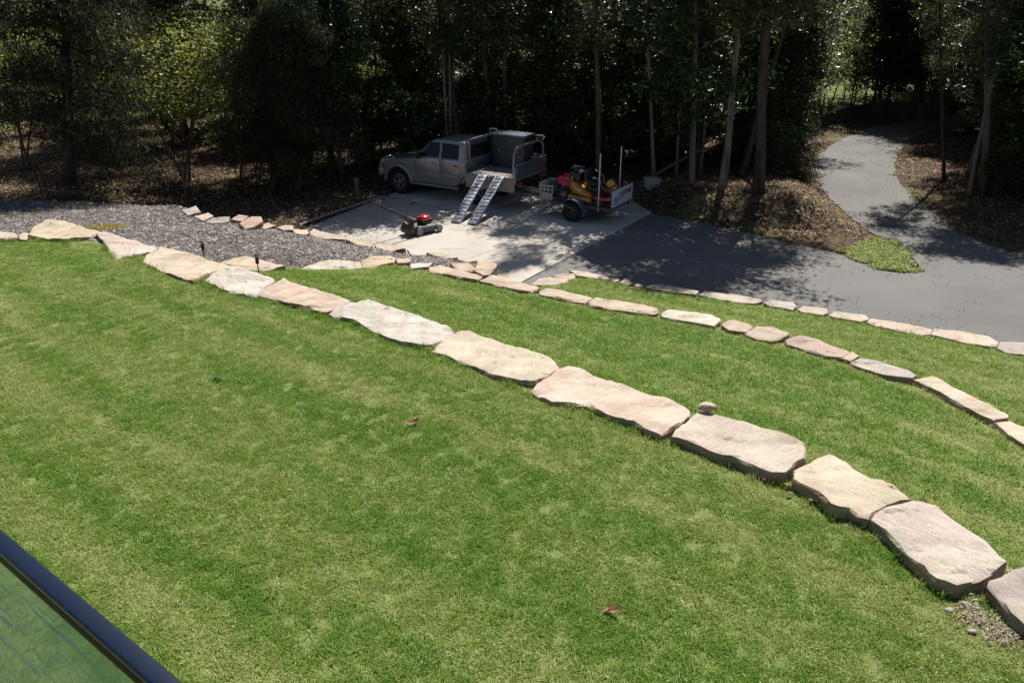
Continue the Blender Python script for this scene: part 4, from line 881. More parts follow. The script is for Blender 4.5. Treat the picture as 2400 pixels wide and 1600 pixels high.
ute = thing('utility_truck', 'silver dual cab utility truck with flat tray, parked on the concrete under the trees', 'pickup truck', (uc.x, uc.y, .03), UX)
# lower body with wheel arch
def arc(cx, cz, r, a0, a1, n_): return [(cx + r * math.cos(a0 + (a1 - a0) * i / n_), cz + r * math.sin(a0 + (a1 - a0) * i / n_)) for i in range(n_ + 1)]
prof = [(.70, .50)] + arc(0, .40, .47, R(15), R(172), 12) + [(-.52, .44), (-2.02, .44), (-2.20, .50), (-2.36, .72), (-2.46, .80), (-2.47, 1.26), (-1.6, 1.255), (-.80, 1.235), (-.62, 1.215), (-.2, 1.16), (.30, 1.10), (.56, 1.02), (.68, .95), (.72, .80)]
mb = MB(); mb.prism(prof, -.80, .80)
bd = mb.build('body', m_silver, ute, bevel=.045, seg=3)
for v in bd.data.vertices:                                # nose narrows, bonnet edges fall away, sides bulge slightly at the waist
    if v.co.x > -.6: k = (v.co.x + .6) / 1.3; v.co.y *= 1 - .09 * k * k; 
    if v.co.z > 1.0 and v.co.x > -.75 and abs(v.co.y) > .6: v.co.z -= .035
# greenhouse
gh = MB(); rings = [[(-.62, .775, 1.22), (-2.46, .785, 1.25)], [(-1.0, .70, 1.55), (-2.42, .715, 1.55)], [(-1.22, .635, 1.735), (-2.36, .65, 1.745)], [(-1.42, .55, 1.785), (-2.26, .56, 1.79)]]
vs, fs = [], []
for (a_, b_) in rings: vs += [(a_[0], a_[1], a_[2]), (b_[0], b_[1], b_[2]), (b_[0], -b_[1], b_[2]), (a_[0], -a_[1], a_[2])]
for i in range(3):
    for k in range(4): fs.append((i * 4 + k, i * 4 + (k + 1) % 4, i * 4 + 4 + (k + 1) % 4, i * 4 + 4 + k))
fs.append((12, 13, 14, 15)); gh.add(vs, fs); gh.build('cab', m_silver, ute, bevel=.04, seg=3)
def sidey(z): return .004 + .785 + (z - 1.235) * (.70 - .785) / .3 if z < 1.55 else .705 + (z - 1.55) * (.638 - .705) / .19
def sideglass(name, poly, m_, off, parent, s_=1):
    v = [(x, s_ * (sidey(z) + off), z) for x, z in poly] + [(x, s_ * (sidey(z) + off - .02), z) for x, z in poly]; k = len(poly)
    return MB().add(v, [tuple(range(k)), tuple(range(2 * k - 1, k - 1, -1))] + [(i, i + k, (i + 1) % k + k, (i + 1) % k) for i in range(k)]).build(name, m_, parent)
def grow(poly, e):
    cx = sum(p[0] for p in poly) / len(poly); cz = sum(p[1] for p in poly) / len(poly)
    return [(p[0] + math.copysign(e, p[0] - cx), p[1] + math.copysign(e, p[1] - cz)) for p in poly]
FW = [(-.86, 1.30), (-1.05, 1.50), (-1.22, 1.66), (-1.49, 1.675), (-1.50, 1.50), (-1.50, 1.285)]; RW_ = [(-1.62, 1.285), (-1.62, 1.50), (-1.62, 1.675), (-2.17, 1.665), (-2.19, 1.50), (-2.20, 1.285)]
for s_ in (1, -1):
    fd = [(-.66, .56), (-.60, .80), (-.62, 1.16), (-.74, 1.225), (-1.54, 1.24), (-1.545, .52), (-.70, .52)]; rd = [(-1.565, 1.24), (-2.26, 1.24), (-2.28, .86), (-2.12, .66), (-2.05, .52), (-1.565, .52)]
    for nm, dp, wd in (('front_door', fd, FW), ('rear_door', rd, RW_)):
        mb = MB(); mb.prism(dp, s_ * .79, s_ * .812); dr = mb.build(nm, m_silver, ute, bevel=.006)
        hx = -1.36 if nm == 'front_door' else -2.14
        MB().box((hx, s_ * .828, 1.08), (.17, .03, .035)).build('handle', m_trim if nm == 'rear_door' else m_alloy, dr, bevel=.008)
        MB().box(((dp[0][0] + dp[-3][0]) / 2 if nm == 'rear_door' else -1.1, s_ * .816, .74), (.66 if nm == 'rear_door' else .84, .014, .05)).build('side_moulding', m_silver, dr, bevel=.005)
        sideglass('window_seal', grow(wd, .018), m_trim, .016, dr, s_); sideglass('window', wd, m_glass, .022, dr, s_)
ws = MB(); ws.add([(-.70, .66, 1.255), (-.70, -.66, 1.255), (-1.19, -.56, 1.715), (-1.19, .56, 1.715), (-.72, .66, 1.235), (-.72, -.66, 1.235), (-1.21, -.56, 1.69), (-1.21, .56, 1.69)], [(0, 1, 2, 3), (7, 6, 5, 4), (0, 4, 5, 1), (1, 5, 6, 2), (2, 6, 7, 3), (3, 7, 4, 0)])
wso = ws.build('windscreen', m_glass, ute)
for v in wso.data.vertices: v.co.x += .055; v.co.z += .02
MB().box((-2.475, 0, 1.48), (.02, 1.1, .34)).build('rear_window', m_glass, ute)
MB().prism([(.30, 1.115), (-.30, 1.175), (-.34, 1.225), (-.28, 1.235), (.05, 1.175)], -.28, .28).build('bonnet_scoop', m_silver, ute, bevel=.015)
# flares
def flare(cx, cz, r1, r2, a0, a1, s_):
    o_, i_ = arc(cx, cz, r2, R(a0), R(a1), 14), arc(cx, cz, r1, R(a0), R(a1), 14)[::-1]
    return MB().prism(o_ + i_, s_ * .77, s_ * .88).build('wheel_arch_flare', m_silver, ute, bevel=.02)
for s_ in (1, -1): flare(0, .40, .455, .545, -5, 178, s_); flare(-2.85, .40, .47, .54, 22, 62, s_)
MB().box((.76, 0, .62), (.2, 1.56, .26)).build('front_bumper', m_silver, ute, bevel=.05, seg=3)
MB().box((.735, 0, .88), (.05, .86, .17)).build('grille', m_trim, ute, bevel=.01)
for s_ in (1, -1):
    MB().box((.68, s_ * .60, .89), (.12, .27, .17), rot=(0, 0, -s_ * .25)).build('headlight', m_clear, ute, bevel=.02)
    MB().box((.60, s_ * .745, .88), (.16, .03, .1)).build('indicator', m_amber, ute, bevel=.01)
    MB().box((-.90, s_ * .93, 1.30), (.10, .20, .19)).build('wing_mirror', m_trim, ute, bevel=.03)
    MB().tube([(-.5, s_ * .86, .42), (-2.25, s_ * .86, .42)], .035, 10).box((-1.38, s_ * .83, .435), (1.6, .13, .025)).build('side_step', m_alloy, ute)
    MB().box((-3.30, s_ * .72, .42), (.02, .26, .36)).build('mud_flap', m_rub, ute)
MB().tube([(.84, .62, .50), (.87, .62, .78), (.85, .56, .93), (.84, .42, .98), (.84, -.42, .98), (.85, -.56, .93), (.87, -.62, .78), (.84, -.62, .50)], .032, 10).tube([(.89, .6, .78), (.89, -.6, .78)], .025, 8).build('bull_bar', m_steel, ute, smooth=True)
MB().tube([(.55, .66, 1.05), (.53, .66, 1.65)], [.008, .003], 6).build('aerial', m_trim, ute)
for (x_, s_) in ((0, 1), (0, -1), (-2.85, 1), (-2.85, -1)): wheel(ute, 'wheel', (x_, s_ * .70, .385), .385, .25, .225, 5, outs=s_)
MB().box((-2.1, .42, .52), (4.4, .08, .14)).box((-2.1, -.42, .52), (4.4, .08, .14)).box((-2.85, 0, .385), (.10, 1.2, .10)).box((-2.85, 0, .40), (.26, .3, .24)).box((-1.4, 0, .55), (1.7, 1.5, .1)).build('chassis', m_trim, ute)
# tray
trf = MB(); trf.box((-3.38, 0, .90), (1.72, 1.84, .07)); tf = trf.build('tray_frame', m_cream, ute, bevel=.008)
for i in range(6): MB().box((-3.38, -.765 + i * .306, .944), (1.70, .30, .02)).build('floor_board', m_ply, ute, bevel=.003)
MB().box((-3.40, .945, .72), (1.66, .028, .34)).build('dropped_side_panel', m_cream, ute, bevel=.006)
for i in range(3): MB().box((-2.75 - i * .62, .938, .905), (.07, .05, .04)).build('side_hinge', m_steel, ute, bevel=.006)
MB().box((-3.38, -.935, 1.14), (1.70, .028, .38)).box((-3.38, -.952, 1.30), (1.70, .02, .04)).build('side_panel', m_tray, ute, bevel=.005)
tg = MB().box((-4.255, 0, 1.13), (.03, 1.86, .42)).box((-4.262, 0, 1.325), (.05, 1.87, .035)).box((-4.262, 0, .94), (.04, 1.87, .03)).build('tailgate', m_tray, ute, bevel=.006)
for s_ in (1, -1): MB().box((-4.285, s_ * .88, 1.18), (.025, .03, .14)).build('latch', m_steel, tg, bevel=.005)
for s_ in (1, -1):
    MB().box((-4.235, s_ * .925, 1.02), (.05, .05, .48)).build('corner_post', m_steel, ute, bevel=.006)
    MB().box((-2.545, s_ * .925, 1.10), (.05, .05, .44)).build('corner_post', m_cream, ute, bevel=.006)
    MB().box((-4.27, s_ * .74, .80), (.05, .30, .10)).build('tail_light', m_red, ute, bevel=.01)
# headboard with barred window
hb = MB(); hb.box((-2.56, 0, 1.15), (.03, 1.80, .20)).box((-2.56, .0, .99), (.03, 1.80, .10)); hbo = hb.build('headboard', m_tray, ute, bevel=.006)
mb = MB()
for y_ in (.88, .68, -.68, -.88): mb.box((-2.56, y_, 1.52), (.045, .05, .66))
mb.box((-2.56, 0, 1.86), (.06, 1.84, .06)).box((-2.56, 0, 1.27), (.04, 1.8, .04)); mb.build('frame', m_steel, hbo, bevel=.008)
mb = MB()
for k in range(6): mb.box((-2.56, 0, 1.34 + k * .09), (.014, 1.34, .014))
for k in range(13): mb.box((-2.565, -.6 + k * .1, 1.56), (.008, .008, .56))
mb.build('mesh_grille', m_trim, hbo)
# rear ladder hoop
MB().tube([(-4.17, .87, .96), (-4.17, .90, 1.30), (-4.17, .87, 1.62), (-4.17, .76, 1.76), (-4.17, .6, 1.80), (-4.17, -.6, 1.80), (-4.17, -.76, 1.76), (-4.17, -.87, 1.62), (-4.17, -.90, 1.30), (-4.17, -.87, .96)], .033, 10).build('ladder_rack', m_steel, ute, smooth=True)
for x_, z_ in ((-2.56, 1.90), (-4.17, 1.84)):
    rl = thing('rope_clip', 'black and white clamp on the %s top corner of the tray racks' % ('front' if x_ > -3 else 'rear'), 'clamp')
    q = Matrix.Translation((uc.x, uc.y, .03)) @ Matrix.Rotation(UX, 4, 'Z') @ Vector((x_, -.72, z_)); rl.location = q; rl.rotation_euler = (0, 0, UX)
    MB().tube([(-.14, 0, .04), (-.05, .0, .09), (.05, 0, .095), (.16, .0, .07)], .018, 8).build('handle', m_strap, rl, smooth=True)
    MB().box((0, 0, .015), (.22, .07, .05)).box((0, .12, .0), (.05, .22, .035)).build('jaw', m_blk if 'm_blk' in globals() else m_trim, rl, bevel=.01)
    for s_ in (-.11, .11): MB().ball((s_, .05, 0), .022).build('knob', m_strap, rl, smooth=True)
# tool box on the far side of the tray
tq = Matrix.Translation((uc.x, uc.y, .03)) @ Matrix.Rotation(UX, 4, 'Z')
tb = thing('tool_box', 'tall grey steel tool box standing on the far side of the truck tray', 'tool box', tq @ Vector((-3.28, -.60, .956)), UX)
MB().box((0, 0, .46), (1.10, .56, .92)).build('cabinet', m_box, tb, bevel=.012)
MB().prism([(-.32, .92), (.34, .92), (.34, .955), (.30, .99), (-.32, .99)], -.60, .60, 'x').build('lid', mat('toolbox_lid', (.10, .13, .165), .4, metal=.3, var=.2), tb, bevel=.01)
MB().box((0, .285, .47), (1.02, .012, .02)).box((0, .284, .67), (1.02, .012, .36)).box((0, .284, .24), (1.02, .012, .40)).build('door_panel', m_box, tb, bevel=.004)
for x_ in (-.3, .3): MB().box((x_, .295, .50), (.05, .02, .07)).build('latch', m_steel, tb, bevel=.004)
fc = thing('fuel_can', 'small red fuel can beside the tool box at the tray rear', 'fuel can', tq @ Vector((-4.02, -.62, .956)), UX)
MB().box((0, 0, .15), (.17, .26, .30)).build('can_body', m_red, fc, bevel=.03, seg=3); MB().tube([(0, -.09, .32), (0, -.05, .36), (0, .05, .36), (0, .09, .32)], .014, 8).build('grip', m_red, fc); MB().tube([(0, .10, .29), (0, .13, .36)], .022, 10).build('spout', m_trim, fc)
# ------------------------------------------------------------ loading ramps
def ramp(pb, pt, lb):
    b_, t_ = Vector(P(*pb, .04)), Vector(P(*pt, .985)); d = t_ - b_; t = thing('loading_ramp', lb, 'ramp', b_, 0, 'aluminium loading ramps on the truck tray')
    t.rotation_mode = 'QUATERNION'; X_ = d.normalized(); Z_ = (Vector((0, 0, 1)) - X_ * X_.z).normalized(); Y_ = Z_.cross(X_)
    t.rotation_quaternion = Matrix((X_, Y_, Z_)).transposed().to_quaternion(); L = d.length
    for s_ in (1, -1): MB().box((L / 2, s_ * .122, .0), (L, .022, .075)).build('side_rail', m_alu, t, bevel=.004)
    k = 14
    for i in range(k):
        x_ = (i + .5) * L / k; MB().box((x_, 0, .012), (L / k - .036, .222, .028)).build('tread', m_alu, t, bevel=.003)
    for i in range(k + 1): MB().box((min(max(i * L / k, .012), L - .012), 0, -.014), (.02, .222, .014)).build('gap_shade', m_trim, t)  # black bars added under the tread gaps to darken them
    MB().box((L - .01, 0, -.01), (.06, .24, .05)).build('hook_lip', m_alu, t, bevel=.004)
    return t
ramp((1068, 523), (1132, 411), 'aluminium ramp nearer the truck cab, leaning on the tray edge'); ramp((1106, 527), (1172, 415), 'aluminium ramp nearer the truck tailgate, leaning on the tray edge')
# ------------------------------------------------------------ trailer
TX = R(148); tw = P(1341, 521); lft = Vector((-math.sin(TX), math.cos(TX)))
tcn = Vector(tw[:2]) - lft * .74
tr = thing('box_trailer', 'low dark trailer carrying the red ride-on mower, with white banner at its tail', 'trailer', (tcn.x, tcn.y, .03), TX)
m_frame = mat('galvanised_dark', (.10, .10, .105), .6, metal=.4, var=.4, vscale=9); m_fend = mat('mudguard_blue', (.13, .19, .27), .5, metal=.2, var=.3)
mb = MB()
for s_ in (1, -1): mb.box((-.14, s_ * .60, .42), (1.84, .05, .07)).box((-.14, s_ * .60, .56), (1.84, .025, .025))
for x_ in (-1.04, -.7, -.35, 0, .4, .76): mb.box((x_, 0, .42), (.05, 1.2, .06))
mb.build('frame', m_frame, tr, bevel=.005)
for i in range(4): MB().box((-.14, -.45 + i * .30, .462), (1.80, .285, .02)).build('deck_board', mat('deck_ply_%d' % i, (.07 + .01 * i, .065 + .01 * i, .06 + .01 * i), .9), tr)
MB().tube([(.76, .5, .42), (1.75, 0, .42), (1.95, 0, .44)], .035, 8).tube([(.76, -.5, .42), (1.75, 0, .42)], .035, 8).build('drawbar', m_frame, tr)
MB().tube([(1.72, .08, .05), (1.72, .08, .62)], .024, 8).lathe([(0, -.02), (.07, -.02), (.07, .02), (0, .02)], 14, (1.72, .08, .10)).build('jockey_wheel', m_steel, tr)
for s_ in (1, -1):
    wheel(tr, 'wheel', (0, s_ * .74, .275), .275, .18, .15, 5, mt=mat('brown_rim', (.10, .05, .04), .6), outs=s_)
    o_, i_ = arc(0, .30, .34, R(15), R(150), 10), arc(0, .30, .325, R(15), R(150), 10)[::-1]
    MB().prism([(-.37, .28), (-.355, .28)] + [(-x, z) for x, z in i_][::1] + [(-x, z) for x, z in o_][::1], s_ * .64, s_ * .86).build('mudguard', m_fend, tr)
    MB().box((-.365, s_ * .75, .33), (.015, .20, .26)).build('mud_flap', m_fend, tr)
    MB().box((-1.08, s_ * .56, .40), (.05, .10, .08)).build('tail_light', m_red, tr, bevel=.01)
MB().box((0, 0, .275), (.05, 1.4, .05)).build('axle', m_trim, tr)
# banner board
m_ban = mat('banner_white', (.60, .64, .72), .6, var=.08); bn = MB().box((-1.135, 0, .72), (.012, 1.34, .46)).build('banner', m_ban, tr, bevel=.003)
MB().box((-1.12, 0, .955), (.03, 1.38, .025)).box((-1.12, 0, .485), (.03, 1.38, .025)).box((-1.12, .685, .72), (.03, .03, .49)).box((-1.12, -.685, .72), (.03, .03, .49)).build('banner_frame', m_frame, tr)
def text(s_, size, loc, m_, parent, shear=.35, off=.004, name='lettering'):
    cu = bpy.data.curves.new('t', 'FONT'); cu.body = s_; cu.size = size; cu.shear = shear; cu.offset = off; cu.extrude = .001; cu.align_x = 'CENTER'; cu.align_y = 'CENTER'; cu.resolution_u = 3
    o = bpy.data.objects.new('t', cu); me = bpy.data.meshes.new_from_object(o); bpy.data.objects.remove(o); bpy.data.curves.remove(cu)
    rm = Matrix(((0, 0, -1), (-1, 0, 0), (0, 1, 0))).to_4x4()  # text faces -x, reads towards -y
    me.transform(Matrix.Translation(loc) @ rm); me.materials.clear(); me.materials.append(m_); return link(name, me, parent)
m_ink = mat('banner_black', (.01, .01, .012), .6); m_inkr = mat('banner_red', (.35, .02, .03), .6); m_inkp = mat('banner_mauve', (.16, .09, .12), .6)
xb = -1.143
text('E', .25, (xb, .20, .73), m_ink, bn); text('X', .30, (xb, .05, .75), m_inkr, bn); text('TREME', .20, (xb, -.26, .785), m_ink, bn)
text('AI', .24, (xb, .40, .67), m_inkp, bn, shear=-.1); text('L', .12, (xb, -.49, .60), m_ink, bn)
MB().box((xb, .40, .555), (.002, .24, .018), rot=(.15, 0, 0)).build('underline_mark', m_inkr, bn)
for s_, z0 in ((1, .36), (-1, .36)):
    po = thing('marker_pole', 'white plastic marker pole standing at the %s corner of the trailer' % ('near' if s_ > 0 else 'far rear'), 'pole', Matrix.Translation((tcn.x, tcn.y, .03)) @ Matrix.Rotation(TX, 4, 'Z') @ Vector((-.74, s_ * .66, z0)), TX, 'white marker poles on the trailer')
    MB().tube([(0, 0, 0), (0, 0, 1.55)], .016, 10).build('pole', mat('white_pvc', (.72, .72, .70), .4), po, smooth=True)
    MB().tube([(0, 0, 0), (0, 0, .16)], .034, 10).lathe([(0, .16), (.028, .16), (.028, .22), (0, .22)], 10, axis='z').build('socket', m_steel, po)
# rack with white bars at the front, tarp bundle
tm = Matrix.Translation((tcn.x, tcn.y, .03)) @ Matrix.Rotation(TX, 4, 'Z')
rk = thing('crate', 'pale crate with slatted white rack at the front of the trailer', 'crate', tm @ Vector((1.02, .28, .46)), TX)
m_pale = mat('pale_plastic', (.42, .42, .40), .55, var=.15)
MB().box((.10, .0, .24), (.03, .66, .48)).box((-.10, .33, .10), (.40, .025, .2)).box((-.10, -.33, .24), (.40, .025, .48)).box((-.1, 0, .02), (.4, .66, .03)).build('panel', m_pale, rk, bevel=.006)
for i in range(4): MB().box((.05 - i * .12, .36, .22), (.024, .024, .44)).build('slat', m_pale, rk, bevel=.004)
for z_ in (.30, .40): MB().box((-.12, .365, z_), (.48, .022, .03)).build('rail', m_pale, rk, bevel=.004)
tp = bmesh.new(); bmesh.ops.create_icosphere(tp, subdivisions=4, radius=1)
for v in tp.verts: k = 1 + .12 * noise.noise(v.co * 3) + .06 * noise.noise(v.co * 9); v.co = Vector((v.co.x * .24 * k, v.co.y * .38 * k, max(-.1, v.co.z) * .34 * k))
me = bpy.data.meshes.new('tarp'); tp.to_mesh(me); tp.free(); me.materials.append(mat('tarp_navy', (.02, .03, .06), .4, spec=.6)); o = link('tarpaulin', me); o.location = tm @ Vector((.86, -.05, .62)); o.rotation_euler = (0, 0, TX); o['label'] = 'crumpled dark blue tarp bundle between crate and ride-on mower'; o['category'] = 'tarp'
# ------------------------------------------------------------ ride-on mower on the trailer
m_mred = mat('mower_red', (.50, .012, .015), .25, spec=.6, coat=.6); m_my = mat('mower_yellow', (.55, .24, .015), .35, spec=.5, coat=.3, var=.1); m_eng = mat('engine_black', (.018, .018, .02), .5, var=.3)
rm_ = thing('ride_on_mower', 'red and yellow ride-on slasher mower loaded on the trailer', 'ride-on mower', tm @ Vector((0, 0, .475)), TX)
rm_.scale = (.90, 1, .95)
def loft(name, secs, m_, parent, bevel=.02):
    v, f = [], []; k = len(secs[0])
    for s_ in secs: v += s_
    for i in range(len(secs) - 1):
        for j in range(k): f.append((i * k + j, i * k + (j + 1) % k, (i + 1) * k + (j + 1) % k, (i + 1) * k + j))
    f += [tuple(range(k)), tuple((len(secs) - 1) * k + j for j in range(k))[::-1]]
    return MB().add(v, f).build(name, m_, parent, bevel=bevel, seg=3)
def sec(x, w0, w1, z0, z1): return [(x, -w0, z0), (x, w0, z0), (x, w0 * .98 + w1 * .02, (z0 + z1) / 2), (x, w1, z1), (x, -w1, z1), (x, -w0 * .98 - w1 * .02, (z0 + z1) / 2)]
loft('front_cowl', [sec(.95, .14, .08, .50, .58), sec(.82, .30, .20, .44, .64), sec(.55, .36, .26, .34, .62), sec(.33, .38, .30, .26, .56)], m_mred, rm_, .03)
bc = loft('side_body', [sec(.325, .385, .31, .25, .56), sec(.15, .40, .30, .22, .50), sec(-.15, .42, .36, .17, .34), sec(-.42, .44, .42, .15, .24)], m_my, rm_, .02)
for s_ in (1, -1): MB().box((.07, s_ * .395, .38), (.28, .01, .03), rot=(0, -.45, 0)).build('white_stripe', m_strap, bc)
loft('rear_deck', [sec(-.43, .45, .43, .15, .24), sec(-.62, .56, .54, .17, .25), sec(-1.0, .60, .58, .18, .27), sec(-1.18, .58, .56, .20, .30)], m_mred, rm_, .02)
MB().box((-1.10, -.50, .40), (.14, .06, .30)).box((-.78, -.55, .30), (.5, .05, .12)).build('rear_guard', m_mred, rm_, bevel=.02)
for x_, s_ in ((.47, 1), (.47, -1), (-.77, 1), (-.77, -1)): wheel(rm_, 'wheel', (x_, s_ * .48, .20), .20 if x_ < 0 else .215, .16, .10, 5, mt=m_steel, outs=s_)
MB().tube([(.20, .56, .17), (-.52, .56, .13)], .055, 14).tube([(.24, .56, .172), (.20, .56, .17)], .072, 14).build('roller', m_my, rm_, smooth=True)
en = MB().box((.28, 0, .66), (.38, .38, .26)).lathe([(0, .78), (.15, .78), (.17, .84), (.15, .90), (0, .91)], 18, (.26, 0, 0), 'z').box((.10, .12, .80), (.14, .16, .12)).build('engine', m_eng, rm_, bevel=.015)
MB().tube([(.42, .16, .88), (.36, .1, .97), (.16, .06, .96), (.10, -.1, .90)], .016, 8).build('exhaust_pipe', m_steel, en); MB().box((.06, .20, .86), (.10, .02, .09), rot=(.5, .2, .3)).build('blue_tag', mat('tag_blue', (.28, .45, .52), .5), en)
MB().box((.36, .21, .62), (.06, .04, .12)).build('oil_filter', m_my, en, bevel=.01); MB().box((.0, .14, .86), (.09, .1, .06)).build('cap', m_my, en, bevel=.015)
loft('seat_back', [sec(-.04, .20, .16, .56, .92), sec(-.14, .20, .16, .54, .90)], mat('seat_navy', (.012, .016, .03), .5), rm_, .03)
MB().box((-.32, 0, .50), (.42, .40, .09)).build('seat_base', mat('seat_vinyl', (.015, .017, .022), .45), rm_, bevel=.035, seg=3)
MB().box((-.5, 0, .36), (.6, .5, .16)).box((-.66, -.12, .42), (.3, .22, .16)).build('footwell', m_eng, rm_, bevel=.02)
MB().tube([(-.62, .10, .34), (-.56, .10, .62), (-.40, .14, .70)], .016, 8).tube([(-.62, -.12, .34), (-.54, -.12, .72), (-.34, -.10, .84)], .016, 8).build('control_lever', m_steel, rm_); 
MB().tube([(-.40, .14, .70), (-.33, .16, .69)], .022, 8).tube([(-.34, -.10, .84), (-.26, -.10, .88)], .022, 8).build('lever_grip', m_strap, rm_)
MB().box((-.96, .0, .36), (.34, .5, .12)).build('rear_bracket', m_mred, rm_, bevel=.01)
jc = thing('fuel_container', 'yellow plastic fuel container strapped on the ride-on mower tail', 'fuel container', tm @ Vector((-.80, -.06, .90)), TX); jc.rotation_euler = (0, .62, TX)
MB().lathe([(0, -.19), (.10, -.19), (.125, -.15), (.125, .14), (.09, .19), (0, .20)], 20, axis='z').build('tank', mat('tank_yellow', (.62, .36, .02), .35, coat=.3), jc, smooth=True)
MB().lathe([(.127, -.02), (.130, -.02), (.130, .02), (.127, .02)], 20, axis='z').build('strap', m_trim, jc); MB().box((-.07, .105, -.09), (.07, .012, .08), rot=(0, 0, .55)).build('white_label', m_strap, jc); MB().lathe([(0, .20), (.04, .20), (.04, .24), (0, .24)], 12, axis='z').build('screw_cap', m_trim, jc)
MB().box((-.03, 0, -.27), (.14, .16, .20)).build('mount_block', m_my, jc, bevel=.02)
# ------------------------------------------------------------ push mower on the pad
ra, fa = P(985, 556), P(1034, 545); MX = math.atan2(fa[1] - ra[1], fa[0] - ra[0]); ml = Vector((-math.sin(MX), math.cos(MX))); mc = Vector(ra[:2]) + ml * .25
pm = thing('push_mower', 'grey push lawn mower with red engine cover standing on the concrete', 'lawn mower', (mc.x, mc.y, .03), MX)
m_deck = mat('deck_grey', (.055, .058, .055), .5, var=.2); m_wh = mat('wheel_grey', (.33, .33, .32), .6)
loft('cutting_deck', [sec(-.05, .22, .17, .08, .23), sec(.18, .26, .19, .07, .25), sec(.45, .26, .19, .07, .23), sec(.66, .19, .13, .07, .20)], m_deck, pm, .02)
MB().tube([(.0, -.225, .225), (.22, -.25, .235), (.45, -.25, .215), (.63, -.18, .20)], .010, 6).build('deck_trim', m_wh, pm)
loft('rear_chute', [sec(-.02, .21, .17, .10, .46), sec(-.16, .22, .18, .08, .42), sec(-.30, .22, .20, .07, .20)], mat('chute_brown', (.05, .035, .03), .6, var=.3), pm, .02)
MB().box((-.235, -.0, .33), (.012, .12, .11), rot=(0, -.58, 0)).box((-.10, -.212, .30), (.09, .012, .10)).build('white_label', m_strap, pm)
eg = MB().lathe([(0, .24), (.15, .24), (.15, .35), (0, .35)], 20, (.30, 0, 0), 'z').box((.45, 0, .30), (.14, .17, .10)).box((.14, .05, .36), (.07, .09, .16)).build('engine', m_eng, pm, bevel=.012)
MB().lathe([(.155, .35), (.16, .39), (.13, .44), (.06, .47), (0, .47)], 22, (.29, 0, 0), 'z').box((.40, .02, .40), (.16, .20, .07)).box((.30, 0, .475), (.10, .05, .035)).build('engine_cover', m_mred, eg, bevel=.01)
for x_, s_ in ((0, 1), (0, -1), (.62, 1), (.62, -1)):
    w_ = MB(); w_.lathe([(.06, -.028), (.092, -.028), (.10, -.018), (.10, .018), (.092, .028), (.06, .028)], 24, cap=False); wo_ = w_.build('wheel', mat('tyre_grey', (.16, .16, .155), .8), pm, smooth=True); wo_.location = (x_, s_ * .25, .10)
    MB().lathe([(0, s_ * .03), (.025, s_ * .03), (.028, s_ * .022), (.062, s_ * .02), (.062, -s_ * .02)], 20).build('hub', m_wh, wo_, smooth=True); MB().lathe([(0, s_ * .034), (.018, s_ * .034), (.018, s_ * .02)], 12).build('hub_cap', m_blk if 'm_blk' in globals() else m_trim, wo_)
MB().tube([(-.10, -.17, .40), (-.55, -.18, .66), (-1.02, -.19, .93), (-1.10, -.19, 1.0)], .020, 8).tube([(-.10, .17, .40), (-.55, .18, .66), (-1.02, .19, .93), (-1.10, .19, 1.0)], .020, 8).tube([(-1.10, -.19, 1.0), (-1.16, -.1, 1.04), (-1.16, .1, 1.04), (-1.10, .19, 1.0)], .020, 8).tube([(-.62, -.18, .70), (-.62, .18, .70)], .010, 8).build('handle', m_rub, pm, smooth=True)
MB().tube([(-1.05, -.16, .95), (-1.02, -.05, 1.06), (-1.02, .08, 1.06), (-1.05, .16, .95)], .009, 6).build('bail_bar', mat('rust_orange', (.30, .12, .06), .6), pm); MB().tube([(-.9, -.17, .87), (-.6, -.13, .76), (-.3, -.10, .60), (-.08, -.08, .50), (.1, 0, .40)], .006, 5).build('cable', m_trim, pm)
MB().box((-.80, -.185, .815), (.06, .035, .045)).build('throttle', m_trim, pm, bevel=.008)
st_ = thing('branch_twig', 'small curled dry twig on the pad above the mower', 'twig', P(962, 478, .04)); MB().tube([(0, 0, 0), (.10, .05, .03), (.16, .16, .02)], [.02, .014, .006], 6).build('stem', M['bark_brown'], st_); MB().tube([(.10, .05, .03), (.17, .02, .05)], [.008, .003], 5).build('side_twig', M['bark_brown'], st_)
# ------------------------------------------------------------ fence posts, wall, rail, small things
m_rust = mat('rusty_steel', (.10, .06, .045), .8, spec=.3, var=.4); m_timber = mat('weathered_timber', (.20, .17, .14), .9, spec=.2, var=.5, bump=.5)
# low retaining wall behind the driveway, of stacked sleepers, with a wire fence standing above it
wl = [(1872, 322), (1952, 290), (2040, 264), (2190, 250)]; pts = [B(*q) for q in wl]
rw = thing('retaining_wall', 'low dark timber sleeper wall behind the bend of the driveway', 'retaining wall', (pts[0][0], pts[0][1], 0))
for i in range(3):
    A, Bp = Vector(pts[i]), Vector(pts[i + 1]); d = Bp - A; an = math.atan2(d.y, d.x); mid = (A + Bp) / 2 - Vector(pts[0])
    for k in range(3):
        MB().box((mid.x, mid.y, .1 + k * .215 + gz(*A)), (d.length * .995, .10, .2), rot=(0, 0, an)).build('sleeper', m_timber, rw, bevel=.012)
for i in range(6):
    t = i / 5 * 2.99; k = int(t); q = Vector(pts[k]).lerp(Vector(pts[k + 1]), t - k) + Vector((.1, .3))
    st = thing('fence_post', 'thin dark steel post above the sleeper wall, ' + ['leftmost of the six', 'second of the six from the left', 'third of the six from the left', 'fourth of the six from the left', 'fifth of the six from the left', 'rightmost of the six'][i], 'fence post', (q.x, q.y, gz(q.x, q.y)), 0, 'steel posts above the sleeper wall')
    MB().box((0, 0, .75), (.05, .05, 1.5)).build('post', m_rust, st)
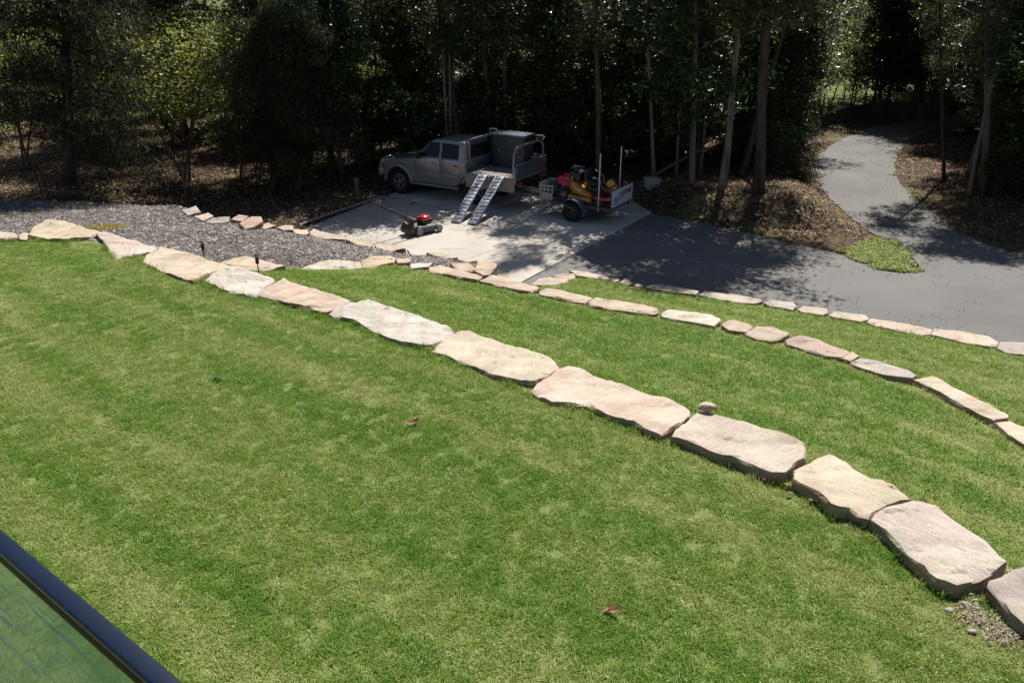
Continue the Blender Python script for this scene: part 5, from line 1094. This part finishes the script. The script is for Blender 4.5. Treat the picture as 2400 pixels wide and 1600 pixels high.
for i, (px, py, h, ln_, lb) in enumerate([(118, 462, .9, .12, 'thin leaning steel picket left of the big she-oak'), (103, 462, .85, .1, 'second thin picket left of the big she-oak, leftmost of the row'), (262, 428, .6, .05, 'short dark picket in leaf litter right of the big she-oak'),
        (437, 462, .95, .0, 'stout dark picket below the yellow-green bush'), (584, 462, .75, .06, 'thin dark picket left of the two dark she-oaks')]):
    q = B(px, py); t = thing('fence_picket', lb, 'picket', (q[0], q[1], gz(*q)))
    MB().tube([(0, 0, -.1), (-ln_ * 1.2, 0, h)], [.045 if i == 3 else .022] * 2, 6).build('stake', m_timber if i == 3 else m_rust, t)
    MB().tube([(-ln_ * 1.2, 0, h), (-ln_ * 1.2, 0, h + .03)], .026, 6).build('cap', m_rust, t)
q = B(838, 458); t = thing('timber_post', 'short brown timber post standing left of the ute front wheel', 'post', (q[0], q[1], gz(*q)))
MB().box((0, 0, .22), (.12, .12, .62)).build('post', mat('post_wood', (.19, .13, .10), .9, var=.4), t, bevel=.012)
MB().box((0, 0, .545), (.14, .14, .03)).build('cap', m_timber, t, bevel=.006)
def rock(name, label, base, size, col, seed, z=None, parent=None, squash=.7):
    bm = bmesh.new(); bmesh.ops.create_icosphere(bm, subdivisions=3, radius=1)
    for v in bm.verts:
        p_ = v.co.copy(); k = 1 + .22 * noise.noise(p_ * 1.3 + Vector((seed, 0, 0))) + .08 * noise.noise(p_ * 4 + Vector((seed, 0, 0)))
        v.co = Vector((p_.x * size[0], p_.y * size[1], p_.z * size[2])) * k
    me = bpy.data.meshes.new(name); bm.to_mesh(me); bm.free(); me.materials.append(M['stone'])
    o = link(name, me, parent); o.location = (base[0], base[1], gz(*base) + size[2] * .4 if z is None else z); o.color = (*col, 1); o['label'] = label; o['category'] = 'rock'; return o
rock('rock', 'small rounded pale rock resting on the far edge of a wall block', P(1657, 957, 1.93)[:2], (.095, .06, .05), CR, 2, z=1.95)
rock('rock', 'rough grey rock between the first two big blocks at left', P(218, 572, 1.78)[:2], (.10, .09, .08), (.26, .24, .21), 4, z=1.80)
rock('rock', 'dark boulder at the foot of the big she-oak', B(170, 470), (.42, .32, .28), (.10, .085, .07), 6)
for i, (px, py) in enumerate([(2235, 1405), (2262, 1425), (2222, 1440), (2290, 1465), (2275, 1490)]):
    c = P(px, py, 1.76); rock('pebble', ['flat bluish stone chip in the bare soil patch', 'pale pebble right below the flat chip', 'small grey pebble left in the bare patch', 'pebble near the corner block lower right', 'pale chip lowest in the bare soil patch'][i], c[:2], (.035, .025, .012), (.42, .43, .42), 10 + i, z=float(H1(c[0], c[1])) + .02)
q = B(1527, 440); cb = thing('concrete_block', 'square pale concrete block at the foot of the slim straight tree', 'block', (q[0], q[1], gz(*q)), .2)
MB().box((0, 0, .12), (.44, .36, .3)).build('base', M['concrete'], cb, bevel=.02); MB().box((0, 0, .285), (.48, .40, .04)).build('cap', M['concrete'], cb, bevel=.01)
# long grey pipe lying along the left edge of the pad, sawn board at its end
A, Bp = P(702, 527, .06), P(868, 470, .06)
pr = thing('edging_pipe', 'long grey pipe lying along the left edge of the concrete pad', 'pipe', (A[0], A[1], .03))
MB().tube([(0, 0, .03), ((Bp[0] - A[0]) * .5, (Bp[1] - A[1]) * .5, .05), (Bp[0] - A[0], Bp[1] - A[1], .03)], .035, 10).build('pipe', mat('grey_pvc', (.30, .30, .30), .6, var=.2), pr)
MB().lathe([(.0, 0), (.046, 0), (.046, .08), (0, .08)], 10, axis='z').build('socket', mat('pvc_end', (.35, .35, .34), .6), pr).matrix_local = Vector((Bp[0] - A[0], Bp[1] - A[1], 0)).to_track_quat('Z', 'Y').to_matrix().to_4x4()
for i, (a_, b_) in enumerate([((870, 468), (902, 455)), ((862, 463), (880, 455))]):
    a3, b3 = P(*a_, .07), P(*b_, .09); o = MB().box(((b3[0] - a3[0]) / 2, (b3[1] - a3[1]) / 2, .02), (math.dist(a3[:2], b3[:2]), .09, .025), rot=(0, 0, math.atan2(b3[1] - a3[1], b3[0] - a3[0]))).build('offcut_board', mat('pale_board', (.42, .40, .36), .85, var=.25), None, bevel=.003)
    o.location = (a3[0], a3[1], .03); o['label'] = ['pale board offcut lying at the far end of the grey pipe', 'shorter board offcut beside the pipe end'][i]; o['category'] = 'board'
# fallen sticks and branches
for i, (a_, b_, lb) in enumerate([((1500, 432), (1640, 352), 'long thin dead log leaning among the trunks left of the crooked tree'), ((2090, 505), (2060, 520), 'short stick on the leaf litter beside the verge')]):
    q = B(*a_); z0 = gz(*q); e = PY(b_[0], b_[1], q[1] + .4) if i == 0 else Vector((*B(*b_), 0.02)); s_ = Vector((q[0], q[1], z0))
    d = e - s_; o = MB().tube([(0, 0, 0), d * .5 + Vector((0, 0, .03)), d], [.06 if i == 0 else .015, .05 if i == 0 else .012, .03 if i == 0 else .006], 7).build('fallen_branch', M['bark_brown'], None, smooth=True); o.location = s_; o['label'] = lb; o['category'] = 'branch'
# solar garden lights
m_blk = mat('black_plastic', (.012, .012, .013), .45); m_lens = mat('frosted_lens', (.42, .42, .40), .25)
def solar(px, py, z, lb):
    c = P(px, py, z); t = thing('solar_light', lb, 'garden light', c, 0, 'solar garden lights')
    MB().tube([(0, 0, -.1), (0, 0, .14)], .009, 8).build('stake', m_blk, t)
    MB().lathe([(.0, .14), (.026, .14), (.03, .16), (.03, .25), (0, .25)], 16, axis='z').build('lamp_body', m_blk, t, smooth=True)
    MB().lathe([(.024, .25), (.024, .275), (.0, .275)], 16, axis='z').build('lens', m_lens, t, smooth=True)
    MB().lathe([(0, .275), (.036, .275), (.036, .29), (.01, .295), (0, .295)], 16, axis='z').build('cap', m_blk, t, smooth=True)
    return t
solar(479, 604, 1.62, 'black solar stake light in the mulch, left of the pair'); solar(606, 636, 1.55, 'black solar stake light in front of the triangular wedge stone')
# fallen leaves big enough to pick out on the lawn
m_lf = mat('fallen_leaf', (.30, .15, .07), .6, col2=(.16, .07, .03), vscale=30)
def leaf(px, py, L, rz, lb, hf=H1):
    x, y = P(px, py, 1.8)[:2]
    for i in range(3): h = float(hf(np.array([x]), np.array([y]))[0]) + .035; x, y = P(px, py, h)[:2]
    v, f = [], []; K = 7
    for i in range(K):
        t = i / (K - 1); w_ = L * .24 * math.sin(math.pi * min(1, t * .92 + .04)) ** .8; zc = .25 * L * (t - .5) ** 2 * 3
        v += [((t - .5) * L, -w_, zc + w_ * .6), ((t - .5) * L, 0, zc), ((t - .5) * L, w_, zc + w_ * .45)]
    for i in range(K - 1):
        for j in (0, 1): f.append((i * 3 + j, i * 3 + j + 1, i * 3 + j + 4, i * 3 + j + 3))
    me = bpy.data.meshes.new('leaf'); me.from_pydata(v, [], f); me.materials.append(m_lf); o = link('dead_leaf', me); o.location = (x, y, h); o.rotation_euler = (random.uniform(-.4, .4), random.uniform(-.3, .3), rz)
    o['label'] = lb; o['category'] = 'leaf'
leaf(968, 990, .13, .2, 'curled brown leaf on the open lawn left of the third big block'); leaf(976, 985, .07, 1.2, 'small leaf scrap touching the curled leaf on the open lawn')
leaf(1438, 1430, .12, -.3, 'curled rust-brown leaf nearest the camera low on the lawn'); leaf(1425, 1427, .08, .7, 'small stalk end leaf beside the rust-brown nearest leaf')
leaf(1800, 1127, .11, -.2, 'dry leaf against the front of the long pale pink block'); leaf(1846, 1138, .10, -.6, 'dry leaf in the gap at the end of the long pink block'); leaf(1850, 1156, .07, .3, 'small tan leaf just below the gap between blocks')
leaf(1910, 1175, .11, -.5, 'rust leaf lodged under the front of the yellowish block'); leaf(1667, 877, .10, 0, 'single brown leaf on the middle lawn terrace', H2); leaf(1009, 817, .09, .3, 'yellow-brown leaf at the joint of the white lichened block')
leaf(2012, 1225, .08, .2, 'small dry leaf at the lower end of the yellowish block'); leaf(1612, 1250, .05, .2, 'tiny leaf scrap on the lawn centre right'); leaf(1905, 823, .11, -.3, 'orange leaf under the overhang of a middle row block', H2); leaf(425, 683, .08, .1, 'tan leaf below the cream block on the left lawn edge')
# balcony balustrade: dark blue rail and clear glass under it
RH = CAM_H - 1.0
Ra, Rb = Vector(P(-60, 1212, RH)), Vector(P(390, 1598, RH)); d = (Rb - Ra).normalized(); Ra2, Rb2 = Ra - d * 1.6, Rb + d * 1.4
mid = (Ra2 + Rb2) / 2; L_ = (Rb2 - Ra2).length; rz = math.atan2(d.y, d.x)
bal = thing('glass_balustrade', 'dark blue balcony rail over clear greenish glass, lower left corner', 'balustrade', (mid.x, mid.y, RH), rz)
m_rail = mat('navy_powder_coat', (.004, .009, .026), .3, spec=.6, bump=.03, bscale=8)
MB().box((0, 0, -.008), (L_, .034, .014)).build('handrail', m_rail, bal, bevel=.005, seg=3)
MB().box((0, 0, -.032), (L_, .026, .030)).build('glazing_channel', mat('black_gasket', (.006, .006, .009), .7), bal, bevel=.002)
gl = bpy.data.materials.new('balustrade_glass'); gl.use_nodes = True; n, l, b = nodes(gl)
b.inputs['Base Color'].default_value = (.52, .78, .74, 1); b.inputs['Transmission Weight'].default_value = 1; b.inputs['Roughness'].default_value = .02; b.inputs['IOR'].default_value = 1.5
tc = n.new('ShaderNodeTexCoord'); mp = n.new('ShaderNodeMapping'); mp.inputs['Rotation'].default_value = (0, .5, 0); mp.inputs['Scale'].default_value = (1.2, 1, 9); l.new(tc.outputs['Object'], mp.inputs[0])
no = n.new('ShaderNodeTexNoise'); no.inputs['Scale'].default_value = 3.2; no.inputs['Detail'].default_value = 3; no.inputs['Distortion'].default_value = 1.5; l.new(mp.outputs[0], no.inputs[0])
cr = n.new('ShaderNodeValToRGB'); e = cr.color_ramp.elements; e[0].position = .56; e[0].color = (0, 0, 0, 1); e[1].position = .68; e[1].color = (.8, .8, .8, 1); e[0].color = (.16, .16, .16, 1); l.new(no.outputs[0], cr.inputs[0])
df = n.new('ShaderNodeBsdfDiffuse'); df.inputs[0].default_value = (.42, .56, .56, 1); ms = n.new('ShaderNodeMixShader'); l.new(cr.outputs[0], ms.inputs[0]); l.new(b.outputs[0], ms.inputs[1]); l.new(df.outputs[0], ms.inputs[2]); l.new(ms.outputs[0], n['Material Output'].inputs[0])  # reflected ripples painted as pale diffuse streaks over a thin dirty film
for k in (0,): MB().box((0, 0, -.50), (L_ - .1, .010, .88)).build('glass_panel', gl, bal)
for k in (-1, 1): MB().box((k * (L_ / 2 - .03), 0, -.50), (.05, .05, .96)).build('post', m_rail, bal, bevel=.004)
